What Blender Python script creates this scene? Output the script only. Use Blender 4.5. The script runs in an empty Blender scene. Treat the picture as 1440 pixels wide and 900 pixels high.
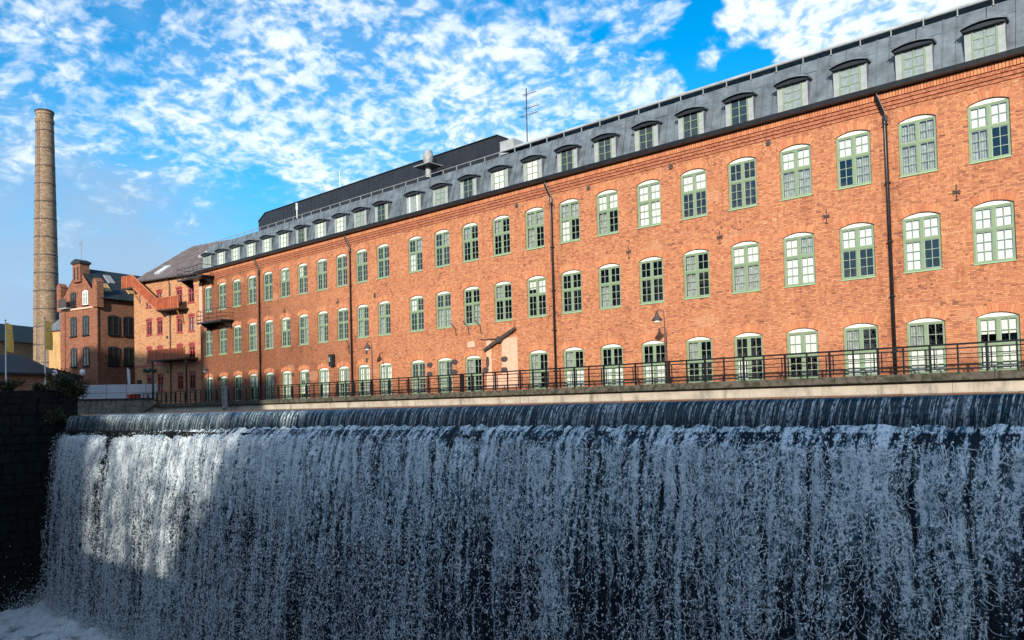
import bpy, math, random
import numpy as np
from mathutils import Vector, Matrix
random.seed(7); rng = np.random.default_rng(11)
S = bpy.context.scene
COL = S.collection
rad = math.radians

# ------------------------------------------------------------------ camera
YAW, PITCH, ROLL = -0.72415, 0.030343, -0.02734
EYE = Vector((0.0, -36.769, -0.521))
fw = Vector((math.sin(YAW)*math.cos(PITCH), math.cos(YAW)*math.cos(PITCH), math.sin(PITCH)))
rt = Vector((math.cos(YAW), -math.sin(YAW), 0)); up = rt.cross(fw)
rt, up = math.cos(ROLL)*rt + math.sin(ROLL)*up, -math.sin(ROLL)*rt + math.cos(ROLL)*up
cd = bpy.data.cameras.new('camera'); cam = bpy.data.objects.new('camera', cd); COL.objects.link(cam)
m = Matrix.Identity(4)
for i in range(3):
    m[i][0] = rt[i]; m[i][1] = up[i]; m[i][2] = -fw[i]; m[i][3] = EYE[i]
cam.matrix_world = m
cd.sensor_width = 36; cd.lens = 1100/1440*36; cd.shift_y = (530.83-450)/1440
cd.clip_start = 0.1; cd.clip_end = 6000
S.camera = cam
S.render.resolution_x, S.render.resolution_y = 1024, 640

# ------------------------------------------------------------------ sun and sky
SUN_AZ, SUN_EL = rad(28), rad(19)
SD = Vector((math.sin(SUN_AZ)*math.cos(SUN_EL), -math.cos(SUN_AZ)*math.cos(SUN_EL), math.sin(SUN_EL)))
sl = bpy.data.lights.new('sun', 'SUN'); sl.energy = 2.7; sl.angle = rad(1.4); sl.color = (1, .90, .77)
so = bpy.data.objects.new('sun', sl); COL.objects.link(so)
so.rotation_euler = SD.to_track_quat('Z', 'Y').to_euler(); so.location = SD*80

class NT:
    """tiny node-graph helper"""
    def __init__(s, tree): s.t = tree; s.n = tree.nodes; s.l = tree.links
    def node(s, typ, ins=None, **kw):
        n = s.n.new(typ)
        for k, v in kw.items(): setattr(n, k, v)
        for k, v in (ins or {}).items(): s.put(n.inputs[k], v)
        return n
    def put(s, sock, v):
        if isinstance(v, bpy.types.NodeSocket): s.l.new(v, sock)
        elif v is not None:
            if isinstance(v, (tuple, list)) and len(v) == 3 and len(sock.default_value) == 4: v = (*v, 1)
            sock.default_value = v
    def math(s, op, a, b=None, c=None, clamp=False):
        n = s.n.new('ShaderNodeMath'); n.operation = op; n.use_clamp = clamp
        for i, v in enumerate((a, b, c)):
            if v is not None: s.put(n.inputs[i], v)
        return n.outputs[0]
    def vmath(s, op, a, b=None):
        n = s.n.new('ShaderNodeVectorMath'); n.operation = op
        s.put(n.inputs[0], a)
        if b is not None: s.put(n.inputs[1], b)
        return n.outputs['Value'] if op in ('DOT_PRODUCT', 'LENGTH') else n.outputs[0]
    def sep(s, v):
        n = s.n.new('ShaderNodeSeparateXYZ'); s.put(n.inputs[0], v); return n.outputs
    def comb(s, x=0, y=0, z=0):
        n = s.n.new('ShaderNodeCombineXYZ')
        for i, v in enumerate((x, y, z)): s.put(n.inputs[i], v)
        return n.outputs[0]
    def noise(s, vec, scale, detail=3, rough=.55, dist=0):
        n = s.node('ShaderNodeTexNoise', {'Vector': vec, 'Scale': scale, 'Detail': detail, 'Roughness': rough, 'Distortion': dist})
        return n.outputs['Fac']
    def noisec(s, vec, scale, detail=2):
        n = s.node('ShaderNodeTexNoise', {'Vector': vec, 'Scale': scale, 'Detail': detail}); return n.outputs['Color']
    def vor(s, vec, scale, feature='F1'):
        n = s.node('ShaderNodeTexVoronoi', {'Vector': vec, 'Scale': scale}, feature=feature); return n.outputs['Distance']
    def step(s, v, a, b, lo=0, hi=1, smooth=True):
        n = s.n.new('ShaderNodeMapRange'); n.interpolation_type = 'SMOOTHSTEP' if smooth else 'LINEAR'
        for i, q in enumerate((v, a, b, lo, hi)): s.put(n.inputs[i], q)
        return n.outputs[0]
    def mix(s, f, a, b, blend='MIX'):
        n = s.n.new('ShaderNodeMix'); n.data_type = 'RGBA'; n.blend_type = blend
        s.put(n.inputs[0], f); s.put(n.inputs[6], a); s.put(n.inputs[7], b); return n.outputs[2]
    def ramp(s, f, pts, interp='LINEAR'):
        n = s.n.new('ShaderNodeValToRGB'); cr = n.color_ramp; cr.interpolation = interp
        while len(cr.elements) < len(pts): cr.elements.new(.5)
        for e, (p, c) in zip(cr.elements, pts): e.position = p; e.color = (*c, 1)
        s.put(n.inputs[0], f); return n.outputs[0]

world = bpy.data.worlds.new('World'); S.world = world; world.use_nodes = True
w = NT(world.node_tree); w.n.clear()
sky = w.node('ShaderNodeTexSky', sky_type='NISHITA', sun_disc=False, sun_elevation=SUN_EL, sun_rotation=math.pi-SUN_AZ,
             altitude=50, air_density=1.0, dust_density=.6, ozone_density=1.6)
tc = w.node('ShaderNodeTexCoord').outputs['Generated']
dirn = w.vmath('NORMALIZE', tc)
dx, dy, dz = w.sep(dirn)
zz = w.math('MAXIMUM', w.math('ADD', dz, .30), .05)
pl = w.comb(w.math('DIVIDE', dx, zz), w.math('DIVIDE', dy, zz), 0)       # clouds lie on a level sheet overhead
wob = w.vmath('SCALE', w.noisec(pl, 5, 3)); wob.node.inputs['Scale'].default_value = .10
plw = w.vmath('ADD', pl, wob)
field = None
dev = w.vmath('SCALE', w.vmath('SUBTRACT', w.noisec(plw, 7, 4), (.5, .5, .5))); dev.node.inputs['Scale'].default_value = .22
dirw = w.vmath('NORMALIZE', w.vmath('ADD', dirn, dev))
for c, r, a in [((-.855, .316, .44), .15, .8), ((-.815, .439, .375), .125, 1), ((-.76, .541, .362), .12, 1), ((-.69, .631, .362), .12, 1),
             ((-.60, .722, .355), .075, .95), ((-.525, .775, .362), .05, .9), ((-.722, .619, .315), .06, .8), ((-.225, .878, .445), .085, 1.7), ((-.15, .894, .455), .09, 1.7), ((-.19, .88, .45), .09, 1.7)]:
    d = w.math('DISTANCE' if False else 'SUBTRACT', 1, w.vmath('DOT_PRODUCT', dirw, c))
    b = w.step(d, 0, (1.65*r)**2/2, a, 0)
    field = b if field is None else w.math('MAXIMUM', field, b)
broad = w.step(w.noise(pl, 1.3, 2), .30, .55, .25, 1.2)
far = w.step(dy, -.1, .15, 1, 0)                                          # cloud added behind the viewer, thickened for fill light on the fall
field = w.math('MAXIMUM', field, w.math('MULTIPLY', broad, far))
gapn = w.noise(plw, 6.5, 3, .5)
puff = w.noise(plw, 29, 3, .5)
puff2 = w.noise(plw, 75, 2, .55)
grain = w.math('ADD', w.math('MULTIPLY', puff, .72), w.math('MULTIPLY', puff2, .28))
cov = w.math('ADD', w.math('MULTIPLY', field, .60), w.math('ADD', w.math('MULTIPLY', w.math('SUBTRACT', grain, .5), 2.1), w.math('MULTIPLY', w.math('SUBTRACT', gapn, .5), 1.3)))
cl = w.math('MAXIMUM', w.step(cov, .04, 1.12), w.step(field, .45, 1.2, 0, .24))
cl = w.math('MULTIPLY', cl, w.step(w.math('ADD', field, w.math('MULTIPLY', w.math('SUBTRACT', w.noise(plw, 9, 4, .6), .5), 1.4)), .26, .95))
thick = w.step(w.math('ADD', grain, w.math('MULTIPLY', cov, .15)), .46, .70)
hs = w.node('ShaderNodeHueSaturation', {'Hue': .497, 'Saturation': 1.85, 'Value': .58, 'Fac': 1, 'Color': sky.outputs[0]}).outputs[0]
ccol = w.mix(thick, (1.7, 2.25, 2.85), (3.05, 3.2, 3.35))
low = w.math('MULTIPLY', w.step(dz, .30, .10), w.step(w.noise(plw, 2.2, 3), .36, .58))
hs = w.mix(w.math('MULTIPLY', low, .85), hs, (1.05, 1.5, 2.05))                  # grey cloud low down
for c_, r_ in (((-.945, .28, .17), .17), ((-.90, .40, .16), .15), ((-.955, .27, .09), .16)):                 # a grey bank low over the town
    bk = w.step(w.math('ADD', w.math('SUBTRACT', 1, w.vmath('DOT_PRODUCT', dirn, c_)), w.math('MULTIPLY', w.math('SUBTRACT', w.noise(plw, 6, 4, .55), .5), .016)), -.002, r_*r_*.62, .72, 0)
    hs = w.mix(bk, hs, (.92, 1.28, 1.75))
hs = w.mix(w.step(dz, .42, .12, 0, .30), hs, (1.25, 2.05, 2.95))                       # paler towards the horizon
skyc = w.mix(w.math('MULTIPLY', cl, .84), hs, ccol)
bg = w.node('ShaderNodeBackground', {'Color': skyc, 'Strength': .15})
w.l.new(bg.outputs[0], w.node('ShaderNodeOutputWorld').inputs[0])

S.view_settings.view_transform = 'Standard'; S.view_settings.look = 'None'
S.view_settings.exposure = 1.36; S.view_settings.gamma = 1
S.cycles.max_bounces = 5; S.cycles.diffuse_bounces = 3; S.cycles.glossy_bounces = 3; S.cycles.transparent_max_bounces = 8; S.cycles.caustics_reflective = False; S.cycles.caustics_refractive = False

# ------------------------------------------------------------------ materials
def newmat(name):
    mt = bpy.data.materials.new(name); mt.use_nodes = True
    t = NT(mt.node_tree); t.n.clear()
    bs = t.node('ShaderNodeBsdfPrincipled'); out = t.node('ShaderNodeOutputMaterial')
    t.l.new(bs.outputs[0], out.inputs[0]); return mt, t, bs, out
def objco(t): return t.node('ShaderNodeTexCoord').outputs['Object']
def plain(name, col, rough=.6, metal=0, var=.18, scale=3., bump=0., spec=.5, fine=True):
    mt, t, bs, _ = newmat(name); co = objco(t)
    n = t.noise(co, scale, 5, .6)
    lo = tuple(c*(1-var*1.4) for c in col); hi = tuple(min(1, c*(1+var)) for c in col)
    c = t.ramp(n, [(.3, lo), (.7, hi)])
    t.put(bs.inputs['Base Color'], c); t.put(bs.inputs['Metallic'], metal); t.put(bs.inputs['Specular IOR Level'], spec)
    t.put(bs.inputs['Roughness'], t.step(t.noise(co, scale*2.3, 3), .2, .8, rough*.85, min(1, rough*1.15)))
    if bump:
        b = t.node('ShaderNodeBump', {'Height': t.noise(co, scale*9, 4), 'Strength': bump, 'Distance': .02}); t.put(bs.inputs['Normal'], b.outputs[0])
    return mt
def brickmat(name, ramp, mortar, bw=.235, bh=.077, joint=.013, blot=(.50, .42), stain_shade=None, axis='x', soot=None):
    mt, t, bs, _ = newmat(name); co = objco(t)
    x, y, z = t.sep(co)
    u = t.math('ADD', x, y) if axis == 'xy' else x
    v = t.math('DIVIDE', z, bh); crs = t.math('FLOOR', v); fv = t.math('FRACT', v)
    odd = t.math('MODULO', t.math('ABSOLUTE', crs), 2)
    width = t.math('SUBTRACT', bw, t.math('MULTIPLY', odd, bw/2))
    jit = t.node('ShaderNodeTexWhiteNoise', {'W': crs}, noise_dimensions='1D').outputs['Value']
    uu = t.math('ADD', t.math('DIVIDE', u, width), t.math('MULTIPLY', jit, .6))
    col = t.math('FLOOR', uu); fu = t.math('FRACT', uu)
    eu = t.math('MULTIPLY', t.math('MINIMUM', fu, t.math('SUBTRACT', 1, fu)), width)
    ev = t.math('MULTIPLY', t.math('MINIMUM', fv, t.math('SUBTRACT', 1, fv)), bh)
    e = t.math('MINIMUM', eu, ev)
    e = t.math('ADD', e, t.math('MULTIPLY', t.math('SUBTRACT', t.noise(co, 40, 2), .5), .006))
    mor = t.step(e, joint*.25, joint*.7, 1, 0)
    rnd = t.node('ShaderNodeTexWhiteNoise', {'Vector': t.comb(col, crs, 3)}, noise_dimensions='3D').outputs['Value']
    big = t.noise(t.comb(u, z, 0), .55, 4, .6)
    f = t.math('ADD', t.math('MULTIPLY', rnd, .9), t.math('MULTIPLY', t.math('SUBTRACT', big, .5), blot[0]), clamp=False)
    bc = t.ramp(t.math('ADD', f, .04, clamp=True), ramp)
    bc = t.mix(t.math('MULTIPLY', t.noise(co, 18, 4, .7), .35), bc, t.mix(1, bc, (.35, .30, .28), 'MULTIPLY'))
    c = t.mix(mor, bc, mortar)
    # weathering: dirty blotches and runs
    runs = t.step(t.noise(t.comb(t.math('MULTIPLY', u, .9), t.math('MULTIPLY', z, .16), 7), 1.1, 5, .6), .56, .78)
    c = t.mix(t.math('MULTIPLY', runs, blot[1]), c, t.mix(1, c, (.42, .36, .34), 'MULTIPLY'))
    pale = t.step(t.noise(t.comb(u, z, 21), .8, 4, .65), .62, .82)
    c = t.mix(t.math('MULTIPLY', pale, .38), c, (.50, .34, .24))
    if stain_shade: c = stain_shade(t, c, x, z, u)
    t.put(bs.inputs['Base Color'], c); t.put(bs.inputs['Roughness'], .85); t.put(bs.inputs['Specular IOR Level'], .25)
    hgt = t.math('ADD', t.math('MULTIPLY', mor, -1), t.math('ADD', t.math('MULTIPLY', rnd, .5), t.math('MULTIPLY', t.noise(co, 30, 3), .35)))
    b = t.node('ShaderNodeBump', {'Height': hgt, 'Strength': .8, 'Distance': .02}); t.put(bs.inputs['Normal'], b.outputs[0])
    return mt
def wall_stain_shade(t, c, x, z, u):
    # dirt and damp low at the far end, with cast shade painted in
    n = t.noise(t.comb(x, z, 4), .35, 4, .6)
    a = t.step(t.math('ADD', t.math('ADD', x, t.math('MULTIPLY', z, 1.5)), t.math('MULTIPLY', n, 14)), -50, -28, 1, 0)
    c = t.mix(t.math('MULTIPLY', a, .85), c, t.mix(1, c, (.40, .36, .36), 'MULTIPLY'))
    # soot beside the downpipes and dark runs below the sills
    fr_ = t.noise(t.comb(t.math('MULTIPLY', x, 5), 0, t.math('MULTIPLY', z, .6)), 1.0, 4, .65)
    for px in (-10.07, -28.92, -48.73, -61.81):
        dd = t.step(t.math('ABSOLUTE', t.math('SUBTRACT', x, px)), .05, 1.0, 1, 0)
        c = t.mix(t.math('MULTIPLY', t.math('MULTIPLY', dd, t.step(fr_, .35, .65)), .42), c, t.mix(1, c, (.45, .38, .37), 'MULTIPLY'))
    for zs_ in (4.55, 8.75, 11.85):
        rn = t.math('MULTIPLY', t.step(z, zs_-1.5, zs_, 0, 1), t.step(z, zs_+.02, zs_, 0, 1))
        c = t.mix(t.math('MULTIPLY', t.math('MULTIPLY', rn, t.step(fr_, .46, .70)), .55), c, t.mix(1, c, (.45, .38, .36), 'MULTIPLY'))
    # later patching in a paler brick
    pt = t.step(t.vor(t.comb(t.math('MULTIPLY', x, .22), 0, t.math('MULTIPLY', z, .35)), 1.0), .16, .13)
    c = t.mix(t.math('MULTIPLY', pt, .35), c, (.55, .30, .18))
    # painted shade above the walkway, over some splash dirt
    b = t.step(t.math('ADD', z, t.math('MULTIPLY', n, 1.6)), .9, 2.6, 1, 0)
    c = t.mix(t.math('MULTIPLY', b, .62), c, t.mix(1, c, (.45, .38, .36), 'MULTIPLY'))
    return c
BR = [(0, (.17, .07, .045)), (.05, (.32, .12, .07)), (.20, (.44, .165, .085)), (.50, (.505, .20, .098)), (.80, (.565, .25, .125)), (.95, (.59, .275, .13)), (1, (.61, .33, .18))]
M_brick = brickmat('mill_brick', BR, (.40, .21, .12), stain_shade=wall_stain_shade)
def archmat():
    mt, t, bs, _ = newmat('arch_brick'); co = objco(t)
    isl = t.node('ShaderNodeNewGeometry').outputs['Random Per Island']
    per = t.node('ShaderNodeObjectInfo').outputs['Random']
    f = t.node('ShaderNodeTexWhiteNoise', {'Vector': t.comb(isl, per, 1)}, noise_dimensions='3D').outputs['Value']
    c = t.ramp(t.step(f, 0, 1, .16, .86, smooth=False), BR)
    c = t.mix(t.math('MULTIPLY', t.noise(co, 9, 4, .7), .5), c, t.mix(1, c, (.5, .42, .4), 'MULTIPLY'))
    t.put(bs.inputs['Base Color'], c); t.put(bs.inputs['Roughness'], .85); t.put(bs.inputs['Specular IOR Level'], .25); return mt
M_arch = archmat()
M_cornice = brickmat('cornice_brick', [(0, (.28, .085, .05)), (.5, (.42, .14, .07)), (1, (.55, .22, .12))], (.36, .19, .12), bw=.13, blot=(.3, .3))
M_bbrick = brickmat('buff_brick', [(0, (.22, .10, .055)), (.3, (.45, .21, .10)), (.7, (.55, .28, .135)), (1, (.62, .37, .21))], (.45, .27, .16), axis='xy', blot=(.5, .5))
M_cbrick = brickmat('red_brick', [(0, (.09, .035, .025)), (.3, (.22, .08, .045)), (.7, (.31, .12, .065)), (1, (.40, .19, .11))], (.27, .16, .11), axis='xy', blot=(.5, .5))
M_chim = brickmat('chimney_brick', [(0, (.15, .10, .07)), (.3, (.23, .165, .11)), (.7, (.30, .22, .145)), (1, (.38, .29, .20))], (.24, .18, .125), bw=.5, bh=.16, joint=.03, axis='xy', blot=(.7, .6))
M_green = plain('green_paint', (.175, .25, .15), .45, var=.08, scale=2)
M_sillg = plain('sill_green', (.27, .40, .25), .5, var=.08)
M_bar = plain('glazing_bar', (.25, .32, .24), .45, var=.06)
M_white = plain('white_paint', (.74, .76, .70), .55, var=.05)
M_panel = plain('dormer_panel', (.29, .32, .32), .35, var=.15, scale=2)
M_metal = plain('roof_metal', (.105, .132, .155), .5, var=.34, scale=1.6, bump=.3)
M_metal2 = plain('roof_metal_light', (.30, .33, .34), .45, var=.2, scale=1.1)
M_black = plain('black_metal', (.012, .013, .017), .4, var=.3)
M_clad = plain('black_cladding', (.011, .013, .018), .5, var=.3, scale=.7)
M_rail = plain('railing_paint', (.006, .006, .009), .5, var=.25, spec=.3)
M_steel = plain('galvanised', (.26, .28, .29), .6, metal=.1, var=.2, scale=5)
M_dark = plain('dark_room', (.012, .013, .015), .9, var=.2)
M_blind = plain('blind_cloth', (.80, .80, .75), .8, var=.04)
M_grey = plain('curtain_grey', (.33, .35, .33), .8, var=.25, scale=6)
M_orange = plain('rust_steel', (.27, .055, .016), .6, var=.3, scale=2.5)
M_orange2 = plain('rust_frame', (.36, .15, .07), .6, var=.15)
M_redp = plain('red_paint', (.26, .045, .045), .5, var=.15)
M_yellow = plain('flag_cloth', (.80, .44, .08), .8, var=.1)
M_lamp = plain('lamp_glass', (.82, .80, .74), .3, var=.03)
M_wood = plain('old_wood', (.055, .035, .025), .7, var=.5, scale=6, bump=.4)
M_iron = plain('iron', (.05, .04, .04), .6, var=.3, scale=6)
M_plaster = plain('pale_plaster', (.56, .35, .25), .85, var=.15, scale=4, bump=.2)
M_fence = plain('hoarding', (.46, .50, .55), .6, var=.1, scale=1)
M_yplast = plain('yellow_plaster', (.42, .26, .11), .85, var=.2, scale=1)
M_pale = plain('pale_render', (.46, .49, .53), .85, var=.1, scale=.5)  # tint set for the light it bounces onto the fall
M_roofd = plain('dark_roof', (.018, .024, .024), .6, var=.3, scale=1.5)
M_roofb = plain('brown_roof', (.13, .105, .10), .65, var=.3, scale=1.2)
M_asph = plain('asphalt', (.06, .058, .055), .9, var=.25, scale=1.5, bump=.3)

def concrete(name, col, moss=.0, dark=.3):
    mt, t, bs, _ = newmat(name); co = objco(t); x, y, z = t.sep(co)
    n = t.noise(co, 1.4, 6, .65)
    c = t.ramp(n, [(.25, tuple(k*.6 for k in col)), (.5, col), (.8, tuple(min(1, k*1.25) for k in col))])
    run = t.step(t.noise(t.comb(t.math('MULTIPLY', t.math('ADD', x, y), 1.6), 0, t.math('MULTIPLY', z, .25)), 1.3, 5, .65), .5, .72)
    c = t.mix(t.math('MULTIPLY', run, dark), c, (.045, .04, .034))
    if moss:
        mm = t.step(t.noise(co, 3.4, 5, .7), .44, .60)
        c = t.mix(t.math('MULTIPLY', mm, moss), c, (.022, .026, .014))
    t.put(bs.inputs['Base Color'], c); t.put(bs.inputs['Roughness'], .85); t.put(bs.inputs['Specular IOR Level'], .2)
    b = t.node('ShaderNodeBump', {'Height': t.noise(co, 12, 5, .7), 'Strength': .5, 'Distance': .02}); t.put(bs.inputs['Normal'], b.outputs[0])
    return mt
M_conc = concrete('concrete', (.37, .325, .265), 0, .6)
M_kerb = concrete('mossy_concrete', (.085, .075, .06), .85, .6)
M_quay = concrete('quay_concrete', (.26, .25, .21), .45, .6)
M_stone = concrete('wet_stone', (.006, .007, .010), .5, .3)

def glassmat():
    mt = bpy.data.materials.new('window_glass'); mt.use_nodes = True; t = NT(mt.node_tree); t.n.clear()
    co = objco(t)
    gp = t.node('ShaderNodeNewGeometry').outputs['Position']
    bmp = t.node('ShaderNodeBump', {'Height': t.noise(gp, 1.3, 2), 'Strength': .12, 'Distance': .12}).outputs[0]
    gl = t.node('ShaderNodeBsdfGlossy', {'Color': (.95, .97, 1), 'Roughness': .015, 'Normal': bmp})
    tr = t.node('ShaderNodeBsdfTransparent', {'Color': (.86, .90, .89)})
    geo = t.node('ShaderNodeNewGeometry')
    ct = t.math('ABSOLUTE', t.vmath('DOT_PRODUCT', geo.outputs['Incoming'], geo.outputs['Normal']))
    fr = t.math('ADD', t.math('MULTIPLY', t.math('POWER', t.math('SUBTRACT', 1, ct), 5), .88), .085, clamp=True)   # two-sided pane reflection
    mx = t.node('ShaderNodeMixShader', {0: fr})
    t.l.new(tr.outputs[0], mx.inputs[1]); t.l.new(gl.outputs[0], mx.inputs[2])
    t.l.new(mx.outputs[0], t.node('ShaderNodeOutputMaterial').inputs[0]); return mt
M_glass = glassmat()

# ------------------------------------------------------------------ mesh helpers
class MB:
    def __init__(s): s.v = []; s.f = []
    def quad(s, *p): n = len(s.v); s.v += [tuple(q) for q in p]; s.f.append(tuple(range(n, n+len(p)))); return s
    def box(s, a, b):
        x0, y0, z0 = a; x1, y1, z1 = b; n = len(s.v)
        s.v += [(x0,y0,z0),(x1,y0,z0),(x1,y1,z0),(x0,y1,z0),(x0,y0,z1),(x1,y0,z1),(x1,y1,z1),(x0,y1,z1)]
        s.f += [tuple(n+i for i in q) for q in ((0,3,2,1),(4,5,6,7),(0,1,5,4),(1,2,6,5),(2,3,7,6),(3,0,4,7))]; return s
    def prism(s, prof, a, b, axis='y'):
        """extrude closed profile (list of 2D) from a to b along axis"""
        k = len(prof); n = len(s.v)
        mk = {'y': lambda p, q: (p[0], q, p[1]), 'x': lambda p, q: (q, p[0], p[1]), 'z': lambda p, q: (p[0], p[1], q)}[axis]
        s.v += [mk(p, a) for p in prof] + [mk(p, b) for p in prof]
        s.f.append(tuple(range(n, n+k))); s.f.append(tuple(range(n+2*k-1, n+k-1, -1)))
        for i in range(k): j = (i+1) % k; s.f.append((n+j, n+i, n+k+i, n+k+j))
        return s
    def tube(s, pts, r, seg=8, r2=None):
        pts = [Vector(p) for p in pts]; rings = []
        for i, p in enumerate(pts):
            d = (pts[min(i+1, len(pts)-1)] - pts[max(i-1, 0)]).normalized()
            a = d.orthogonal().normalized(); a = (Vector((0, 0, 1)).cross(d).normalized() if abs(d.z) < .95 else Vector((1, 0, 0)))
            b = d.cross(a).normalized(); a = b.cross(d)
            rr = r if r2 is None else r + (r2-r)*i/(len(pts)-1)
            n = len(s.v); rings.append(n)
            s.v += [tuple(p + rr*(math.cos(t)*a + math.sin(t)*b)) for t in [2*math.pi*k/seg for k in range(seg)]]
        for q in range(len(rings)-1):
            for k in range(seg):
                j = (k+1) % seg; s.f.append((rings[q]+k, rings[q]+j, rings[q+1]+j, rings[q+1]+k))
        s.f.append(tuple(rings[0]+k for k in range(seg-1, -1, -1))); s.f.append(tuple(rings[-1]+k for k in range(seg)))
        return s
    def lathe(s, prof, c=(0, 0), seg=20):
        """prof list of (r,z)"""
        n = len(s.v)
        for r, z in prof:
            s.v += [(c[0]+r*math.cos(2*math.pi*k/seg), c[1]+r*math.sin(2*math.pi*k/seg), z) for k in range(seg)]
        for i in range(len(prof)-1):
            for k in range(seg):
                j = (k+1) % seg; s.f.append((n+i*seg+k, n+i*seg+j, n+(i+1)*seg+j, n+(i+1)*seg+k))
        s.f.append(tuple(n+k for k in range(seg-1, -1, -1))); s.f.append(tuple(n+(len(prof)-1)*seg+k for k in range(seg)))
        return s
    def mesh(s, name, mat):
        me = bpy.data.meshes.new(name); me.from_pydata(s.v, [], s.f); me.materials.append(mat); me.update(); return me
    def build(s, name, mat, parent=None, loc=None, smooth=False, label=None):
        o = link(name, s.mesh(name, mat), parent, loc)
        if smooth:
            o.data.polygons.foreach_set('use_smooth', [True]*len(o.data.polygons))
        if label: o['label'] = label
        return o
def link(name, me, parent=None, loc=None):
    o = bpy.data.objects.new(name, me); COL.objects.link(o); o.parent = parent
    if loc is not None: o.location = loc
    return o
def thing(name, label, cat, loc=(0, 0, 0), rz=0, group=None):
    o = bpy.data.objects.new(name, None); COL.objects.link(o); o.location = loc; o.rotation_euler = (0, 0, rz); o.empty_display_size = .3
    return tag(o, label, cat, group)
def tag(o, label, cat, group=None):
    o['label'] = label; o['category'] = cat
    if group: o['group'] = group
    return o
def kind(o, k): o['kind'] = k; return o

def vnoise(x, y, seed=0, octaves=3, rough=.5):
    """smooth value noise, numpy"""
    out = 0; amp = 1; tot = 0; r = np.random.default_rng(seed)
    T = r.random((256, 256))
    for o in range(octaves):
        xi = np.floor(x).astype(int); yi = np.floor(y).astype(int); fx = x-xi; fy = y-yi
        fx = fx*fx*(3-2*fx); fy = fy*fy*(3-2*fy)
        a = T[xi % 256, yi % 256]; b = T[(xi+1) % 256, yi % 256]; c = T[xi % 256, (yi+1) % 256]; d = T[(xi+1) % 256, (yi+1) % 256]
        out = out + amp*((a*(1-fx)+b*fx)*(1-fy)+(c*(1-fx)+d*fx)*fy); tot += amp
        amp *= rough; x = x*2.03+17.3; y = y*2.03+5.1
    return out/tot
def gridmesh(name, P, mat, parent=None, smooth=True):
    n, k = P.shape[:2]
    me = bpy.data.meshes.new(name)
    idx = np.arange(n*k).reshape(n, k)
    q = np.stack([idx[:-1, :-1], idx[1:, :-1], idx[1:, 1:], idx[:-1, 1:]], -1).reshape(-1, 4)
    me.vertices.add(n*k); me.vertices.foreach_set('co', P.reshape(-1).astype(np.float32))
    me.loops.add(q.size); me.loops.foreach_set('vertex_index', q.reshape(-1).astype(np.int32))
    me.polygons.add(len(q)); me.polygons.foreach_set('loop_start', np.arange(0, q.size, 4, dtype=np.int32))
    me.update(calc_edges=True); me.validate()
    if smooth: me.polygons.foreach_set('use_smooth', [True]*len(me.polygons))
    me.materials.append(mat); return link(name, me, parent)

# ------------------------------------------------------------------ the ground and the water
WL = -0.60            # water level behind the weir
POOL = -12.9          # water level below it
YW = -17.8            # line of the weir crest
g = MB()
g.quad((-3000, -3000, .55), (-78, -3000, .55), (-78, 3000, .55), (-3000, 3000, .55))
g.quad((-78, .3, 0), (3000, .3, 0), (3000, 3000, 0), (-78, 3000, 0))
g.quad((-78, -3000, .6), (-56, -3000, .6), (-56, -16.9, .6), (-78, -16.9, .6))
g.quad((-56, -3000, -2.1), (3000, -3000, -2.1), (3000, -36.3, -2.1), (-56, -36.3, -2.1))
g.quad((14, -36.3, .1), (3000, -36.3, .1), (3000, .3, .1), (14, .3, .1))
kind(g.build('ground', M_asph), 'structure')

def watermat(name, deep, foam=None, rough=.06, wave=4., bump=.25):
    mt, t, bs, _ = newmat(name); co = objco(t)
    t.put(bs.inputs['Base Color'], deep); t.put(bs.inputs['Roughness'], rough); t.put(bs.inputs['IOR'], 1.33)
    h = t.noise(t.vmath('MULTIPLY', co, (1, 1.6, 1)), wave, 4, .6)
    b = t.node('ShaderNodeBump', {'Height': h, 'Strength': bump, 'Distance': .05}); t.put(bs.inputs['Normal'], b.outputs[0])
    if foam:
        f = foam(t, co); t.put(bs.inputs['Base Color'], t.mix(f, deep, (.80, .85, .87)))
        t.put(bs.inputs['Roughness'], t.step(f, 0, 1, rough, .7))
    return mt
M_chan = watermat('channel_water', (.008, .018, .022), rough=.03, wave=1.2, bump=.05)
g = MB(); g.quad((-78, YW+.75, WL), (14, YW+.75, WL), (14, -2.0, WL), (-78, -2.0, WL))
kind(g.build('channel_water', M_chan), 'structure')

def pool_foam(t, co):
    x, y, z = t.sep(co)
    d = t.step(y, -34, -20.5, .18, 1.0, smooth=False)
    wv = t.vmath('ADD', co, t.vmath('SCALE', t.noisec(co, .7, 3)))
    n = t.noise(wv, .9, 6, .68)
    v = t.vor(t.vmath('ADD', co, t.noisec(co, 1.4, 3)), 1.1)
    return t.step(t.math('ADD', t.math('ADD', n, t.math('MULTIPLY', v, -.25)), t.math('MULTIPLY', d, .55)), .55, .95)
M_pool = watermat('river_water', (.006, .016, .022), pool_foam, .12, 2.2, .5)
xs = np.linspace(-56.2, 14, 640); ys = np.linspace(-36.3, -18.0, 200)
X, Y = np.meshgrid(xs, ys, indexing='ij')
near = np.clip((Y+25.5)/5.5, 0, 1)
Z = POOL + (vnoise(X*.8, Y*.8, 3, 4)-.5)*.35 + near**2*(vnoise(X*1.6, Y*1.6, 5, 5, .6)**1.5)*.9 + (vnoise(X*5, Y*5, 6, 3)-.5)*.12*near
kind(gridmesh('river', np.stack([X, Y, Z], -1), M_pool), 'structure')

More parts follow.
